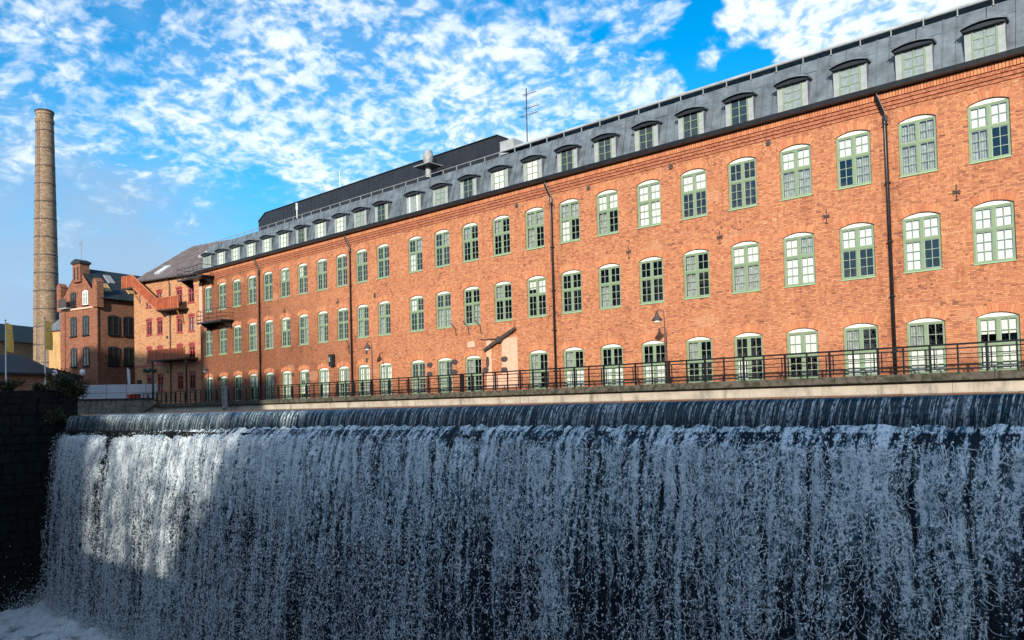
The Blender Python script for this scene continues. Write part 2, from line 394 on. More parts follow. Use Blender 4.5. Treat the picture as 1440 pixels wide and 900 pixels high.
# ---- the weir: a wet stone dam with the water running over it
dam = thing('weir', 'long dark stone weir the water pours over', 'weir', (-20, YW, POOL-1))
def local(mb, o):
    mb.v = [(x-o[0], y-o[1], z-o[2]) for x, y, z in mb.v]; return mb
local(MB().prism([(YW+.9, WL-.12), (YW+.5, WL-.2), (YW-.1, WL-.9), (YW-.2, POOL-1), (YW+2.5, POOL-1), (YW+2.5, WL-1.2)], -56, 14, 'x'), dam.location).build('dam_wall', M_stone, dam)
local(MB().prism([(YW-.1, -1.55), (YW-.62, -1.62), (YW-.62, -1.95), (YW-.15, -2.2)], -55.9, 13.9, 'x'), dam.location).build('ledge', M_stone, dam)

def lip_z(x):   # the smooth tongue hangs a little lower towards the far end
    return -1.34 - .36*np.clip((-26-x)/20, 0, 1)
def lipmat():
    mt, t, bs, _ = newmat('weir_lip_water'); co = objco(t); x, y, z = t.sep(co)
    q = t.math('SUBTRACT', x, t.math('MULTIPLY', z, .12))
    def rdg(n_, k): return t.math('SUBTRACT', 1, t.math('MULTIPLY', t.math('ABSOLUTE', t.math('SUBTRACT', t.math('MULTIPLY', n_, 2), 1)), k), clamp=True)
    s1 = t.noise(t.comb(t.math('MULTIPLY', q, 6.5), 0, t.math('MULTIPLY', z, .4)), 1.0, 2, .5)
    s2 = t.noise(t.comb(t.math('MULTIPLY', q, 16), 3, t.math('MULTIPLY', z, .9)), 1.0, 2, .5)
    br = t.noise(t.comb(t.math('MULTIPLY', q, 11), 5, t.math('MULTIPLY', z, 6)), 1.6, 3, .7)
    down = t.step(z, -.61, -.74, 0, 1)
    k = t.math('ADD', t.math('MULTIPLY', rdg(s1, 7), .75), t.math('MULTIPLY', rdg(s2, 6), .55))
    far = t.step(x, -34, -46, 0, .16)
    streak = t.math('MULTIPLY', t.math('MULTIPLY', t.step(t.math('ADD', k, far), .28, .95), t.step(br, .36, .60)), t.math('MULTIPLY', down, t.step(z, -.8, -1.3, .85, .40)))
    t.put(bs.inputs['Base Color'], t.mix(streak, t.mix(t.noise(co, 2, 3), (.004, .014, .022), (.012, .036, .05)), (.68, .78, .82)))
    t.put(bs.inputs['Roughness'], t.step(streak, 0, 1, .07, .5)); t.put(bs.inputs['IOR'], 1.33)
    hh = t.math('ADD', t.math('MULTIPLY', s1, .6), t.math('MULTIPLY', s2, .5))
    b = t.node('ShaderNodeBump', {'Height': hh, 'Strength': .6, 'Distance': .06}); t.put(bs.inputs['Normal'], b.outputs[0])
    return mt
xs = np.arange(-55.2, 10, .05)
prof = np.array([(.76, 0), (.5, -.004), (.25, -.016), (.08, -.045), (-.04, -.10), (-.13, -.20), (-.19, -.33), (-.235, -.5), (-.265, -.68), (-.28, -.82)])
u = np.linspace(0, 1, 26); pu = np.linspace(0, 1, len(prof))
py = np.interp(u, pu, prof[:, 0]); pz = np.interp(u, pu, prof[:, 1])/.82
X, U = np.meshgrid(xs, u, indexing='ij')
drop = (WL - lip_z(X))
rip = (vnoise(X*7+U*.8, U*1.2, 9, 3)-.5)
Y = YW + py[None, :] - rip*.07*np.clip(U*2-.6, 0, 1)
Z = WL + pz[None, :]*drop + (vnoise(X*1.5, U*2, 10, 2)-.5)*.05*U
kind(gridmesh('weir_lip', np.stack([X, Y, Z], -1)[:, ::-1], lipmat()), 'structure')

GAP = -47.1           # a rock splits the fall here
def fallmat():
    mt, t, bs, _ = newmat('falling_water'); co = objco(t); x, y, z = t.sep(co)
    h = t.math('SUBTRACT', -1.4, z)                                   # metres fallen
    lean = t.math('ADD', x, t.math('MULTIPLY', t.noise(t.comb(x, 0, z), .5, 2), .5))
    c1 = t.noise(t.comb(t.math('MULTIPLY', lean, .9), 1, t.math('MULTIPLY', z, .07)), 1.0, 3, .55)
    c2 = t.noise(t.comb(t.math('MULTIPLY', lean, 5.0), 2, t.math('MULTIPLY', z, .27)), 1.0, 4, .62)
    w3 = t.comb(x, 4, t.math('MULTIPLY', z, .72))
    dist = t.vmath('SCALE', t.noisec(w3, 5, 4)); dist.node.inputs['Scale'].default_value = .22
    wd = t.vmath('ADD', w3, dist)
    def ridge(sc, off, k=3.0):
        n_ = t.noise(t.vmath('ADD', wd, off), sc, 2, .5)
        return t.math('SUBTRACT', 1, t.math('MULTIPLY', t.math('ABSOLUTE', t.math('SUBTRACT', t.math('MULTIPLY', n_, 2), 1)), k), clamp=True)
    fine = t.noise(wd, 40, 2, .75)
    tex = t.math('ADD', t.math('ADD', t.math('MULTIPLY', ridge(5.0, (0, 0, 0), 4), .30), t.math('MULTIPLY', ridge(11, (5, 0, 2), 3.6), .36)), t.math('ADD', t.math('MULTIPLY', ridge(25, (9, 0, 4)), .34), t.math('MULTIPLY', t.math('SUBTRACT', fine, .5), .55)))
    base = t.math('ADD', t.step(h, .2, 5.0, .36, 0), t.step(h, 1, 10, .29, .20))
    far = t.step(x, -18, -40, 0, .20)
    dens = t.math('ADD', t.math('ADD', base, far), t.math('ADD', t.math('MULTIPLY', t.math('SUBTRACT', c1, .5), .6), t.math('MULTIPLY', t.math('SUBTRACT', c2, .5), t.step(h, .5, 5, 2.9, 2.1))))
    gap = t.step(t.math('ABSOLUTE', t.math('SUBTRACT', x, t.math('ADD', GAP, t.math('MULTIPLY', t.math('SUBTRACT', t.noise(t.comb(0, 0, z), 1.2, 2), .5), .6)))), .12, .55, 1, 0)
    dens = t.math('SUBTRACT', dens, t.math('MULTIPLY', gap, t.step(h, 0, 7, .6, .05)))
    pock = t.math('MULTIPLY', t.step(t.noise(t.comb(x, 9, t.math('MULTIPLY', z, .8)), 2.4, 3, .6), .42, .54), t.math('MULTIPLY', t.step(h, .02, .07), t.step(h, .55, .18)))
    dens = t.math('SUBTRACT', dens, t.math('MULTIPLY', pock, .5))
    thr = t.math('SUBTRACT', .95, dens)
    foam = t.step(tex, t.math('SUBTRACT', thr, .08), t.math('ADD', thr, .42))
    deep = t.mix(t.step(dens, .25, .62), (.0025, .008, .016), (.03, .10, .13))
    fcol = t.mix(t.step(t.math('ADD', t.math('MULTIPLY', tex, .55), t.math('MULTIPLY', fine, .55)), .34, .80), (.10, .22, .29), (.90, .96, .99))
    t.put(bs.inputs['Base Color'], t.mix(foam, deep, t.mix(t.step(dens, .55, 1.05, .0, .55), fcol, (.88, .95, .98))))
    t.put(bs.inputs['Roughness'], t.step(foam, 0, 1, .22, .75)); t.put(bs.inputs['IOR'], 1.33)
    b = t.node('ShaderNodeBump', {'Height': tex, 'Strength': .55, 'Distance': .06}); t.put(bs.inputs['Normal'], b.outputs[0])
    return mt
def fall_y(h):  # throw of the water, h metres below the ledge
    return YW - .31 - .26*np.clip(h/.45, 0, 1) - .38*np.sqrt(np.maximum(h, 0))
xs = np.arange(-55.3, 10, .07); hs_ = np.concatenate([np.linspace(0, 1.2, 22), np.arange(1.28, 11.9, .11)])
X, H = np.meshgrid(xs, hs_, indexing='ij')
top = lip_z(X)+.03 + (vnoise(X*3.4, X*0, 21, 4, .65)-.5)*.24*np.clip(1-H/.8, 0, 1)
colu = vnoise(X*1.3, H*.14, 22, 3)-.5; clump = vnoise(X*4.5, H*1.7, 23, 3)-.5
Y = fall_y(H) - (colu*.55+clump*.22)*np.clip(H/.5, .15, 1)
Y += .22*np.exp(-((X-GAP)/.35)**2)
X2 = X + (vnoise(X*3, H*2, 24, 2)-.5)*.05
Z = top - H
edge = np.clip((X+55.3)/.9, 0, 1)
Y += (1-edge)*.5
kind(gridmesh('waterfall', np.stack([X2, Y, Z], -1)[:, ::-1], fallmat()), 'structure')

# flying drops and shreds of foam in front of the sheet
N = 120000
dxp = rng.uniform(-55.0, 1.5, N); dh = rng.uniform(0, 1, N)**.85*11.3
keep = vnoise(dxp*1.3, dh*.14, 22, 3)*.6 + vnoise(dxp*4.5, dh*1.7, 23, 3)*.4
ok = keep > rng.uniform(.22, .64, N)
ok &= ~((np.abs(dxp-GAP) < .4) & (dh < 6) & (rng.random(N) < .8))
dxp, dh = dxp[ok], dh[ok]; n = len(dxp)
base = fall_y(dh) - ((vnoise(dxp*1.3, dh*.14, 22, 3)-.5)*.55+(vnoise(dxp*4.5, dh*1.7, 23, 3)-.5)*.22)
cy = base - np.abs(rng.normal(0, .13, n)) - .01; cz = lip_z(dxp)+.05-dh
nm = 45000                                                       # the boil at the foot of the fall
mx_ = rng.uniform(-55.5, -20, nm); mz = POOL + .1 + rng.exponential(.55, nm); my = -19.6 - rng.exponential(1.1, nm) + .5
dxp = np.concatenate([dxp, mx_]); cy = np.concatenate([cy, my]); cz = np.concatenate([cz, mz]); n = len(dxp)
r = rng.uniform(.005, .016, n)*np.where(rng.random(n) < .12, 1.7, 1)
tet = np.array([(1, 1, 1), (-1, -1, 1), (-1, 1, -1), (1, -1, -1)], float)
ang = rng.uniform(0, 6.28, n); ca, sa = np.cos(ang), np.sin(ang)
V = np.empty((n, 4, 3))
for k in range(4):
    a, b, c = tet[k]
    V[:, k, 0] = dxp + r*(ca*a - sa*b); V[:, k, 1] = cy + r*(sa*a + ca*b); V[:, k, 2] = cz + r*c*rng.uniform(.8, 2.6, n)
F = (np.arange(n)[:, None, None]*4 + np.array([(0, 1, 2), (0, 3, 1), (0, 2, 3), (1, 3, 2)])[None]).reshape(-1, 3)
me = bpy.data.meshes.new('waterfall_spray')
me.vertices.add(n*4); me.vertices.foreach_set('co', V.reshape(-1).astype(np.float32))
me.loops.add(F.size); me.loops.foreach_set('vertex_index', F.reshape(-1).astype(np.int32))
me.polygons.add(len(F)); me.polygons.foreach_set('loop_start', np.arange(0, F.size, 3, dtype=np.int32)); me.update(calc_edges=True)
M_spray = plain('spray', (.80, .88, .93), .5, var=.05); me.materials.append(M_spray)
o = kind(link('waterfall_spray', me), 'stuff'); o['label'] = 'white spray and flying drops in front of the falling water'; o['category'] = 'spray'

# torn strings of foam curling down the face of the fall
NF, KS = 34000, 8
fx = rng.uniform(-55.0, 1.0, NF); fh = rng.uniform(.25, 11.2, NF)
dn = vnoise(fx*1.3, fh*.14, 22, 3)*.5 + vnoise(fx*4.5, fh*.5, 23, 3)*.5
ok = dn > rng.uniform(.36, .66, NF); fx, fh = fx[ok], fh[ok]; nf = len(fx)
th = rng.normal(0, .6, nf); cur = rng.normal(0, .24, nf); stp = rng.uniform(.03, .075, nf); wdt_ = rng.uniform(.004, .010, nf); off = np.abs(rng.normal(0, .07, nf))+.015
P = np.zeros((nf, KS+1, 2, 3)); px_, ph_ = fx.copy(), fh.copy()
for k in range(KS+1):
    ux, uh = np.sin(th), np.cos(th); ww = wdt_*math.sin(math.pi*(k+.6)/(KS+1.2))
    yy = fall_y(ph_) - ((vnoise(px_*1.3, ph_*.14, 22, 3)-.5)*.55+(vnoise(px_*4.5, ph_*1.7, 23, 3)-.5)*.22) - off
    for e_, sg_ in ((0, -1), (1, 1)):
        P[:, k, e_, 0] = px_+sg_*ww*uh; P[:, k, e_, 1] = yy; P[:, k, e_, 2] = lip_z(px_)+.03-(ph_-sg_*ww*ux)
    px_ = px_+stp*ux; ph_ = np.clip(ph_+stp*uh, .1, 11.6); th = th+cur+rng.normal(0, .3, nf)
base_i = np.arange(nf)[:, None, None]*((KS+1)*2) + (np.arange(KS)*2)[None, :, None]
F = (base_i + np.array([0, 1, 3, 2])[None, None, :]).reshape(-1, 4)
me = bpy.data.meshes.new('waterfall_strands')
me.vertices.add(nf*(KS+1)*2); me.vertices.foreach_set('co', P.reshape(-1).astype(np.float32))
me.loops.add(F.size); me.loops.foreach_set('vertex_index', F.reshape(-1).astype(np.int32))
me.polygons.add(len(F)); me.polygons.foreach_set('loop_start', np.arange(0, F.size, 4, dtype=np.int32)); me.update(calc_edges=True)
me.materials.append(M_spray)
o = kind(link('waterfall_strands', me), 'stuff'); o['label'] = 'thin torn strings of white foam on the falling water'; o['category'] = 'foam'

# ------------------------------------------------------------------ the mill
mill = thing('mill_building', 'long red brick mill with green arched windows and grey mansard roof above the weir', 'building', (0, 0, 0))
WX = [-6.17, -8.841, -11.509, -14.16, -16.85, -19.544, -22.251, -24.979, -27.676, -30.35, -33.117, -35.892, -38.599, -41.335,
      -44.899, -47.432, -49.944, -52.567, -55.262, -57.898, -60.526, -63.159, -65.812, -68.433, -71.112]
WW = [1.52]*14 + [1.44]*11
EXTRA = [-3.49, -.81, 1.87, 4.55]
XC = list(reversed(EXTRA)) + WX; WD = [1.52]*4 + WW
XL, XR = -72.7, 6.6
LEV = [(.10, 2.39), (4.55, 6.94), (8.75, 11.15)]
RISE, TOPZ = .185, 11.86
NOG = {10}                       # no door here at ground level: walled up
def arc(w, n=8, rise=RISE):
    r = (w*w/4+rise*rise)/(2*rise); a = math.asin(w/2/r)
    return [(r*math.sin(-a+2*a*i/n), r*math.cos(-a+2*a*i/n)-(r-rise)) for i in range(n+1)]
wall = MB(); REV = .19
cols = sorted(zip(XC, WD, [i-4 for i in range(len(XC))]))
xprev = XL
for cx, wd, idx in cols:
    a, b = cx-wd/2, cx+wd/2
    wall.quad((xprev, 0, -.3), (a, 0, -.3), (a, 0, TOPZ), (xprev, 0, TOPZ)); xprev = b
    zp = -.3
    for li, (z0, zs) in enumerate(LEV):
        if li == 0 and idx in NOG: continue
        if z0 > zp: 
            pass
        ar = [(cx+p[0], zs+p[1]) for p in arc(wd)]
        # below the opening (flat top) : from the previous arc or base
        if zp == -.3: wall.quad((a, 0, -.3), (b, 0, -.3), (b, 0, z0), (a, 0, z0))
        nxt = LEV[li+1][0] if li < 2 else TOPZ
        for (x0, q0), (x1, q1) in zip(ar[:-1], ar[1:]):
            wall.quad((x0, 0, q0), (x1, 0, q1), (x1, 0, nxt), (x0, 0, nxt))
            wall.quad((x1, 0, q1), (x0, 0, q0), (x0, REV, q0), (x1, REV, q1))
        wall.quad((a, 0, z0), (a, REV, z0), (a, REV, zs), (a, 0, zs))
        wall.quad((b, 0, z0), (b, 0, zs), (b, REV, zs), (b, REV, z0))
        wall.quad((a, 0, z0), (b, 0, z0), (b, REV, z0), (a, REV, z0))
        zp = nxt
wall.quad((xprev, 0, -.3), (XR, 0, -.3), (XR, 0, TOPZ), (xprev, 0, TOPZ))
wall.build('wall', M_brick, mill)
ew = MB(); ew.quad((XL, 0, -.3), (XL, 0, 12.9), (XL, 16, 12.9), (XL, 16, -.3)); ew.quad((XR, 0, -.3), (XR, 16, -.3), (XR, 16, 12.9), (XR, 0, 12.9))
ew.quad((XL, 16, -.3), (XL, 16, 12.9), (XR, 16, 12.9), (XR, 16, -.3)); ew.build('end_wall', M_cbrick, mill)
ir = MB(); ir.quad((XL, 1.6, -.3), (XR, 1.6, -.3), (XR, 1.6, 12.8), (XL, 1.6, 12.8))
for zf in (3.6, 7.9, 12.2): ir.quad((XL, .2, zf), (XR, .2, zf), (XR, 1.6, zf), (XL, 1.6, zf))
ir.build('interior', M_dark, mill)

# cornice: three stepped courses and a dentil course
for k, (z0, z1, p) in enumerate([(TOPZ, 12.02, .045), (12.02, 12.185, .09), (12.185, 12.34, .135)]):
    MB().box((XL-.02, -p, z0), (XR, .02, z1-.028)).box((XL-.02, -p+.045, z1-.028), (XR, .02, z1)).build('cornice', M_cornice, mill)
den = MB()
for i in range(int((XR-XL)/.125)):
    x = XL+i*.125; den.box((x, -.18, 12.34), (x+.098, -.13, 12.60))
kind(den.build('dentil_course', M_arch, mill), 'stuff')
MB().box((XL-.02, -.14, 12.34), (XR, .02, 12.62)).build('frieze', M_cornice, mill)
MB().prism([(-.20, 12.63), (-.46, 12.66), (-.50, 12.86), (-.44, 12.90), (-.02, 12.93), (.0, 12.63)], XL-.25, XR, 'x').build('gutter', M_black, mill)

# windows -----------------------------------------------------------
PAT = {  # upper left, upper right, lower left, lower right of each window: white blind, grey curtain or dark
 'T': ['wwgd', 'gggg', 'wwdg', 'wwgg', 'dddd', 'wwdd', 'wwww', 'wwgd', 'ggwd', 'gggd', 'gddd', 'gddd', 'dgdd', 'dgwd', 'dddd', 'gddd', 'dddd', 'gddd', 'wddd', 'wgdd', 'dddd', 'gddd', 'dddd', 'dddd', 'gdgd'],
 'M': ['wwww', 'wwwd', 'wwdd', 'wgww', 'wwgg', 'gdgd', 'dddd', 'ddgd', 'dddd', 'wwdd', 'gddd', 'dddg', 'ddgg', 'wddd', 'gdgd', 'gdgd', 'dddd', 'gdgd', 'dgdg', 'wddd', 'dgdg', 'dgdg', 'dddd', 'dddd', 'gddd'],
 'G': ['wwww', 'gdww', 'gdww', 'wwdd', 'ddwd', 'gddd', 'ddww', 'ddww', 'gdww', 'gdgd', 'dddd', 'gddd', 'gdgg', 'ddgd', 'wwgg', 'wwdg', 'wgdd', 'wwww', 'wdwd', 'wwww', 'gddd', 'wwdd', 'dgdd', 'gddd', 'wggd']}
cache = {}
def window_meshes(wd, ht):
    key = (wd, round(ht, 2))
    if key in cache: return cache[key]
    w2 = wd/2-.004; f = .085; tz = 1.36 if ht > 2.35 else 1.14; f0, f1 = .085, .155
    fr = MB()
    fr.box((-w2, f0, .045), (-w2+f, f1, ht)); fr.box((w2-f, f0, .045), (w2, f1, ht))
    fr.box((-w2+f, f0, ht-f), (w2-f, f1, ht)); fr.box((-w2+f, f0, .045), (w2-f, f1, .045+f))
    fr.box((-.06, f0-.012, .045+f), (.06, f1, ht-f)); fr.box((-w2+f, f0-.006, tz), (-.06, f1, tz+.12)); fr.box((.06, f0-.006, tz), (w2-f, f1, tz+.12))
    bars = MB(); lights = []
    for sx in (-1, 1):
        xa, xb = (-w2+f, -.06) if sx < 0 else (.06, w2-f)
        for za, zb, nr in ((tz+.12, ht-f, 2), (.045+f, tz, 3)):
            s = .032; b0, b1 = .102, .14
            bars.box((xa, b0, za), (xa+s, b1, zb)); bars.box((xb-s, b0, za), (xb, b1, zb)); bars.box((xa+s, b0, za), (xb-s, b1, za+s)); bars.box((xa+s, b0, zb-s), (xb-s, b1, zb))
            xm = (xa+xb)/2; bars.box((xm-.012, b0+.006, za+s), (xm+.012, b1, zb-s))
            rows = [za+s+(zb-za-2*s)*i/nr for i in range(nr+1)]
            for q in rows[1:-1]:
                bars.box((xa+s, b0+.004, q-.012), (xm-.012, b1, q+.012)); bars.box((xm+.012, b0+.004, q-.012), (xb-s, b1, q+.012))
            lights.append((xa+s, xb-s, za+s, zb-s, xm, rows))
    hd = MB(); ar = arc(wd-.008)
    n = len(hd.v)
    hd.prism([(p[0], ht+max(p[1], 0)+.0) for p in ar], .09, .15, 'y')
    sill = MB().box((-w2-.0, -.05, .0), (w2, .16, .045))
    vs = MB(); nv = 13; r_in = 0
    a = arc(wd+.02, nv); R = ((wd+.02)**2/4+RISE**2)/(2*RISE); cz = RISE-R
    for i in range(nv):
        p0, p1 = a[i], a[i+1]; L = .34 + .05*((i*7) % 3 - 1)
        d0 = Vector((p0[0], p0[1]-cz)).normalized(); d1 = Vector((p1[0], p1[1]-cz)).normalized()
        g = .07
        q0 = (p0[0]+(p1[0]-p0[0])*g, p0[1]+(p1[1]-p0[1])*g); q1 = (p1[0]-(p1[0]-p0[0])*g, p1[1]-(p1[1]-p0[1])*g)
        vs.prism([(q0[0], ht+q0[1]), (q1[0], ht+q1[1]), (q1[0]+d1.x*L, ht+q1[1]+d1.y*L), (q0[0]+d0.x*L, ht+q0[1]+d0.y*L)], -.004-.006*((i*5) % 3), .01, 'y')
    res = (fr.mesh('window', M_green), bars.mesh('glazing_bars', M_bar), hd.mesh('head_panel', M_white), sill.mesh('sill', M_sillg), vs.mesh('arch', M_arch), lights, {})
    cache[key] = res; return res
def sheet(xa, xb, za, zb, y, name, mat, t=.004):
    if mat is M_glass: return MB().quad((xa, y, za), (xb, y, za), (xb, y, zb), (xa, y, zb)).mesh(name, mat)
    return MB().box((xa, y, za), (xb, y+t, zb)).mesh(name, mat)
def add_window(cx, wd, z0, zs, pat, fine, rngl):
    fr, bars, hd, sill, vs, lights, shared = window_meshes(wd, zs-z0)
    o = link('window', fr, mill, (cx, 0, z0))
    link('glazing_bars', bars, o); link('head_panel', hd, o); link('sill', sill, o); kind(link('arch', vs, o), 'stuff')
    # lights order: left upper, left lower, right upper, right lower
    sym = (pat[0], pat[2], pat[1], pat[3])
    for k, (xa, xb, za, zb, xm, rows) in enumerate(lights):
        if fine:
            for ci, (pa, pb) in enumerate(((xa, xm), (xm, xb))):
                for ri in range(len(rows)-1):
                    key = ('p', k, ci, ri)
                    if key not in shared: shared[key] = sheet(pa, pb, rows[ri], rows[ri+1], .122, 'pane', M_glass)
                    p = link('pane', shared[key], o)
        else:
            key = ('g', k)
            if key not in shared: shared[key] = sheet(xa, xb, za, zb, .122, 'pane', M_glass)
            link('pane', shared[key], o)
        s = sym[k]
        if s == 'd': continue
        drop = 1.0 if s == 'w' and rngl.random() < .8 else rngl.choice([1, 1, .66])
        if s == 'w':
            key = ('w', k, round(drop, 2))
            if key not in shared: shared[key] = sheet(xa, xb, zb-(zb-za)*drop, zb, .19, 'blind', M_blind)
            link('blind', shared[key], o)
        else:
            key = ('c', k)
            if key not in shared:
                cu = MB(); nn = 10
                for q in range(nn):
                    x0 = xa+(xb-xa)*q/nn; x1 = xa+(xb-xa)*(q+1)/nn; y0 = .21+.03*(q % 2); y1 = .21+.03*((q+1) % 2)
                    cu.quad((x0, y0, za), (x1, y1, za), (x1, y1, zb), (x0, y0, zb))
                shared[key] = cu.mesh('curtain', M_grey)
            link('curtain', shared[key], o)
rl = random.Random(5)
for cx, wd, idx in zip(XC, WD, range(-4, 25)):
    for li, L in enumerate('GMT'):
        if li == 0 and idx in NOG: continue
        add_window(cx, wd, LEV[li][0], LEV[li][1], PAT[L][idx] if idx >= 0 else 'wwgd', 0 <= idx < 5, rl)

# mansard roof: sheet panels between raised seams
roof = MB(); RB, RT = (.03, 12.93), (.68, 15.36)
roof.quad((XL, RB[0]+.04, RB[1]), (XR, RB[0]+.04, RB[1]), (XR, RT[0]+.04, RT[1]-.02), (XL+.5, RT[0]+.04, RT[1]-.02))
roof.quad((XL+.5, RT[0]+.04, RT[1]-.02), (XR, RT[0]+.04, RT[1]-.02), (XR, 9, 16.7), (XL+.5, 9, 16.7))
roof.quad((XL+.5, 9, 16.7), (XR, 9, 16.7), (XR, 16.4, 12.9), (XL, 16.4, 12.9))
roof.quad((XL, RB[0]+.04, RB[1]), (XL+.5, RT[0]+.04, RT[1]-.02), (XL+.5, 9, 16.7), (XL, 16.4, 12.9))
roof.quad((XR, RB[0]+.04, RB[1]), (XR, 16.4, 12.9), (XR, 9, 16.7), (XR, RT[0]+.04, RT[1]-.02))
roof_o = roof.build('roof', M_clad, mill)
def sl(z): return RB[0]+(RT[0]-RB[0])*(z-RB[1])/(RT[1]-RB[1])
def panel(x0, x1, z0, z1, rib=True, x0t=None):
    d = rl.uniform(0, .02); b = MB(); tx = x0 if x0t is None else x0t
    prof = [(x0+.016, z0+.01), (x1-.016, z0+.01), (x1-.016, z1-.01), (tx+.016, z1-.01)]
    n = .035
    b.v = [(x, sl(z)-d-.02+rl.uniform(-.012, .012), z) for x, z in prof] + [(x, sl(z)+.03, z) for x, z in prof]
    b.f = [(0, 1, 2, 3), (7, 6, 5, 4), (0, 4, 5, 1), (1, 5, 6, 2), (2, 6, 7, 3), (3, 7, 4, 0)]
    if rib:
        k = len(b.v); r = [(x1-.018, z0), (x1+.018, z0), (x1+.018, z1), (x1-.018, z1)]
        b.v += [(x, sl(z)-.085, z) for x, z in r] + [(x, sl(z)+.02, z) for x, z in r]
        b.f += [tuple(k+i for i in q) for q in ((0, 1, 2, 3), (7, 6, 5, 4), (0, 4, 5, 1), (1, 5, 6, 2), (2, 6, 7, 3), (3, 7, 4, 0))]
    b.build('roof_panel', M_metal, roof_o)
srt = sorted(zip(XC, WD)); edges = []
for i, (cx, wd) in enumerate(srt):
    lo = XL+.02 if i == 0 else (srt[i-1][0]+cx)/2
    hi = XR if i == len(srt)-1 else (srt[i+1][0]+cx)/2
    s0 = lo+.26 if i else lo; s1 = hi-.26 if i < len(srt)-1 else hi
    if i == 0:
        panel(lo, s1, RB[1], RT[1]-.62, x0t=lo+.37); panel(lo+.38, s1, RT[1]-.62, RT[1], x0t=lo+.5)
    else:
        panel(s0, s1, RB[1], RT[1]-.62); 
        mid = s0+(s1-s0)*rl.choice([.35, .5, .6]); panel(s0, mid, RT[1]-.62, RT[1], rib=False); panel(mid, s1, RT[1]-.62, RT[1])
    if i < len(srt)-1:
        nx = srt[i+1][0]-cx
        if nx > 3:
            panel(s1, hi, RB[1], RT[1]); panel(hi, hi+.26, RB[1], RT[1])
        else: panel(s1, hi+.26, RB[1], RT[1])
# edge rail along the roof
MB().tube([(XL+.7, .62, 15.62), (XR, .62, 15.62)], .026, 6).build('snow_rail', M_steel, roof_o)
pb = MB().box((-.02, -.03, 0), (.02, .03, .30)).box((-.03, -.05, -.02), (.03, .12, .01)).mesh('rail_bracket', M_steel)
x = XL+.8
while x < XR:
    link('rail_bracket', pb, roof_o, (x, .62, 15.33)); x += 1.32
MB().prism([(.62, 15.66), (.70, 15.62), (2.2, 15.95), (2.2, 16.05), (.66, 15.76)], -33.6, XR, 'x').build('eave_sheet', M_metal2, roof_o)

# dormers
DP = 'ggggdddddwwdgsdgwwdwwwwwg'
dm = {}
def arcp(w, rise, n=10):
    return [(p[0], p[1]) for p in arc(w, n, rise)]
bodym = MB().box((-.74, .0, 0), (.74, .75, 1.50)).mesh('cheek', M_metal)
plates = MB().box((-.73, -.03, .02), (-.47, .0, 1.42)).mesh('side_panel', M_panel); plates2 = MB().box((.47, -.03, .02), (.73, .0, 1.42)).mesh('side_panel', M_panel)
a1 = arcp(1.70, .15); a2 = arcp(1.66, .15)
hoodp = [(p[0], 1.44+p[1]) for p in a1] + [(p[0], 1.375+p[1]*.97) for p in reversed(a2)]
hoodm = MB().prism(hoodp, -.30, .72, 'y').mesh('hood', M_metal)
soff = MB().prism([(p[0]*.93, 1.335+p[1]*.75) for p in a2] + [(.76, 1.29), (-.76, 1.29)], -.22, .05, 'y').mesh('fascia', M_black)
wf = MB(); F = .055
wf.box((-.465, -.055, .02), (-.40, .01, 1.40)).box((.40, -.055, .02), (.465, .01, 1.40)).box((-.40, -.055, .02), (.40, .01, .09)).box((-.40, -.055, 1.33), (.40, .01, 1.40))
wf.box((-.022, -.05, .09), (.022, .0, 1.33))
for q in (.50, .92): wf.box((-.40, -.046, q-.014), (-.022, .0, q+.014)); wf.box((.022, -.046, q-.014), (.40, .0, q+.014))
wfm = wf.mesh('dormer_frame', M_green); wfw = MB(); wfw.v = [v for v in MB().box((0,0,0),(0,0,0)).v][:0]
wfw = MB().box((-.44, -.055, .02), (-.36, .01, 1.40)).box((.36, -.055, .02), (.44, .01, 1.40)).box((-.36, -.055, .02), (.36, .01, .10)).box((-.36, -.055, 1.32), (.36, .01, 1.40)).mesh('dormer_frame', M_white)
dpane = [[sheet(xa, xb, za, zb, -.036, 'pane', M_glass) for za, zb in ((.09, .486), (.514, .906), (.934, 1.33))] for xa, xb in ((-.40, -.022), (.022, .40))]
back = {'d': MB().box((-.40, -.018, .09), (.40, -.008, 1.33)).mesh('room', M_dark), 'w': MB().box((-.40, -.018, .09), (.40, -.008, 1.33)).mesh('blind', M_blind), 'g': MB().box((-.40, -.018, .09), (.40, -.008, 1.33)).mesh('curtain', M_grey)}
for cx, wd, idx in zip(XC, WD, range(-4, 25)):
    p = DP[idx] if idx >= 0 else 'g'
    d = link('dormer', bodym, mill, (cx, .0, 12.93))
    link('side_panel', plates, d); link('side_panel', plates2, d); link('hood', hoodm, d); link('fascia', soff, d)
    if p == 's':
        o = link('dormer_frame', wfw, d); o['label'] = 'plain white single-pane window'; link('blind', back['g'], d)
        link('pane', sheet(-.36, .36, .10, 1.32, -.036, 'pane', M_glass), d)
    else:
        link('dormer_frame', wfm, d); link({'d': 'room', 'w': 'blind', 'g': 'curtain'}[p], back[p], d)
        for cc in dpane:
            for pm in cc: link('pane', pm, d)

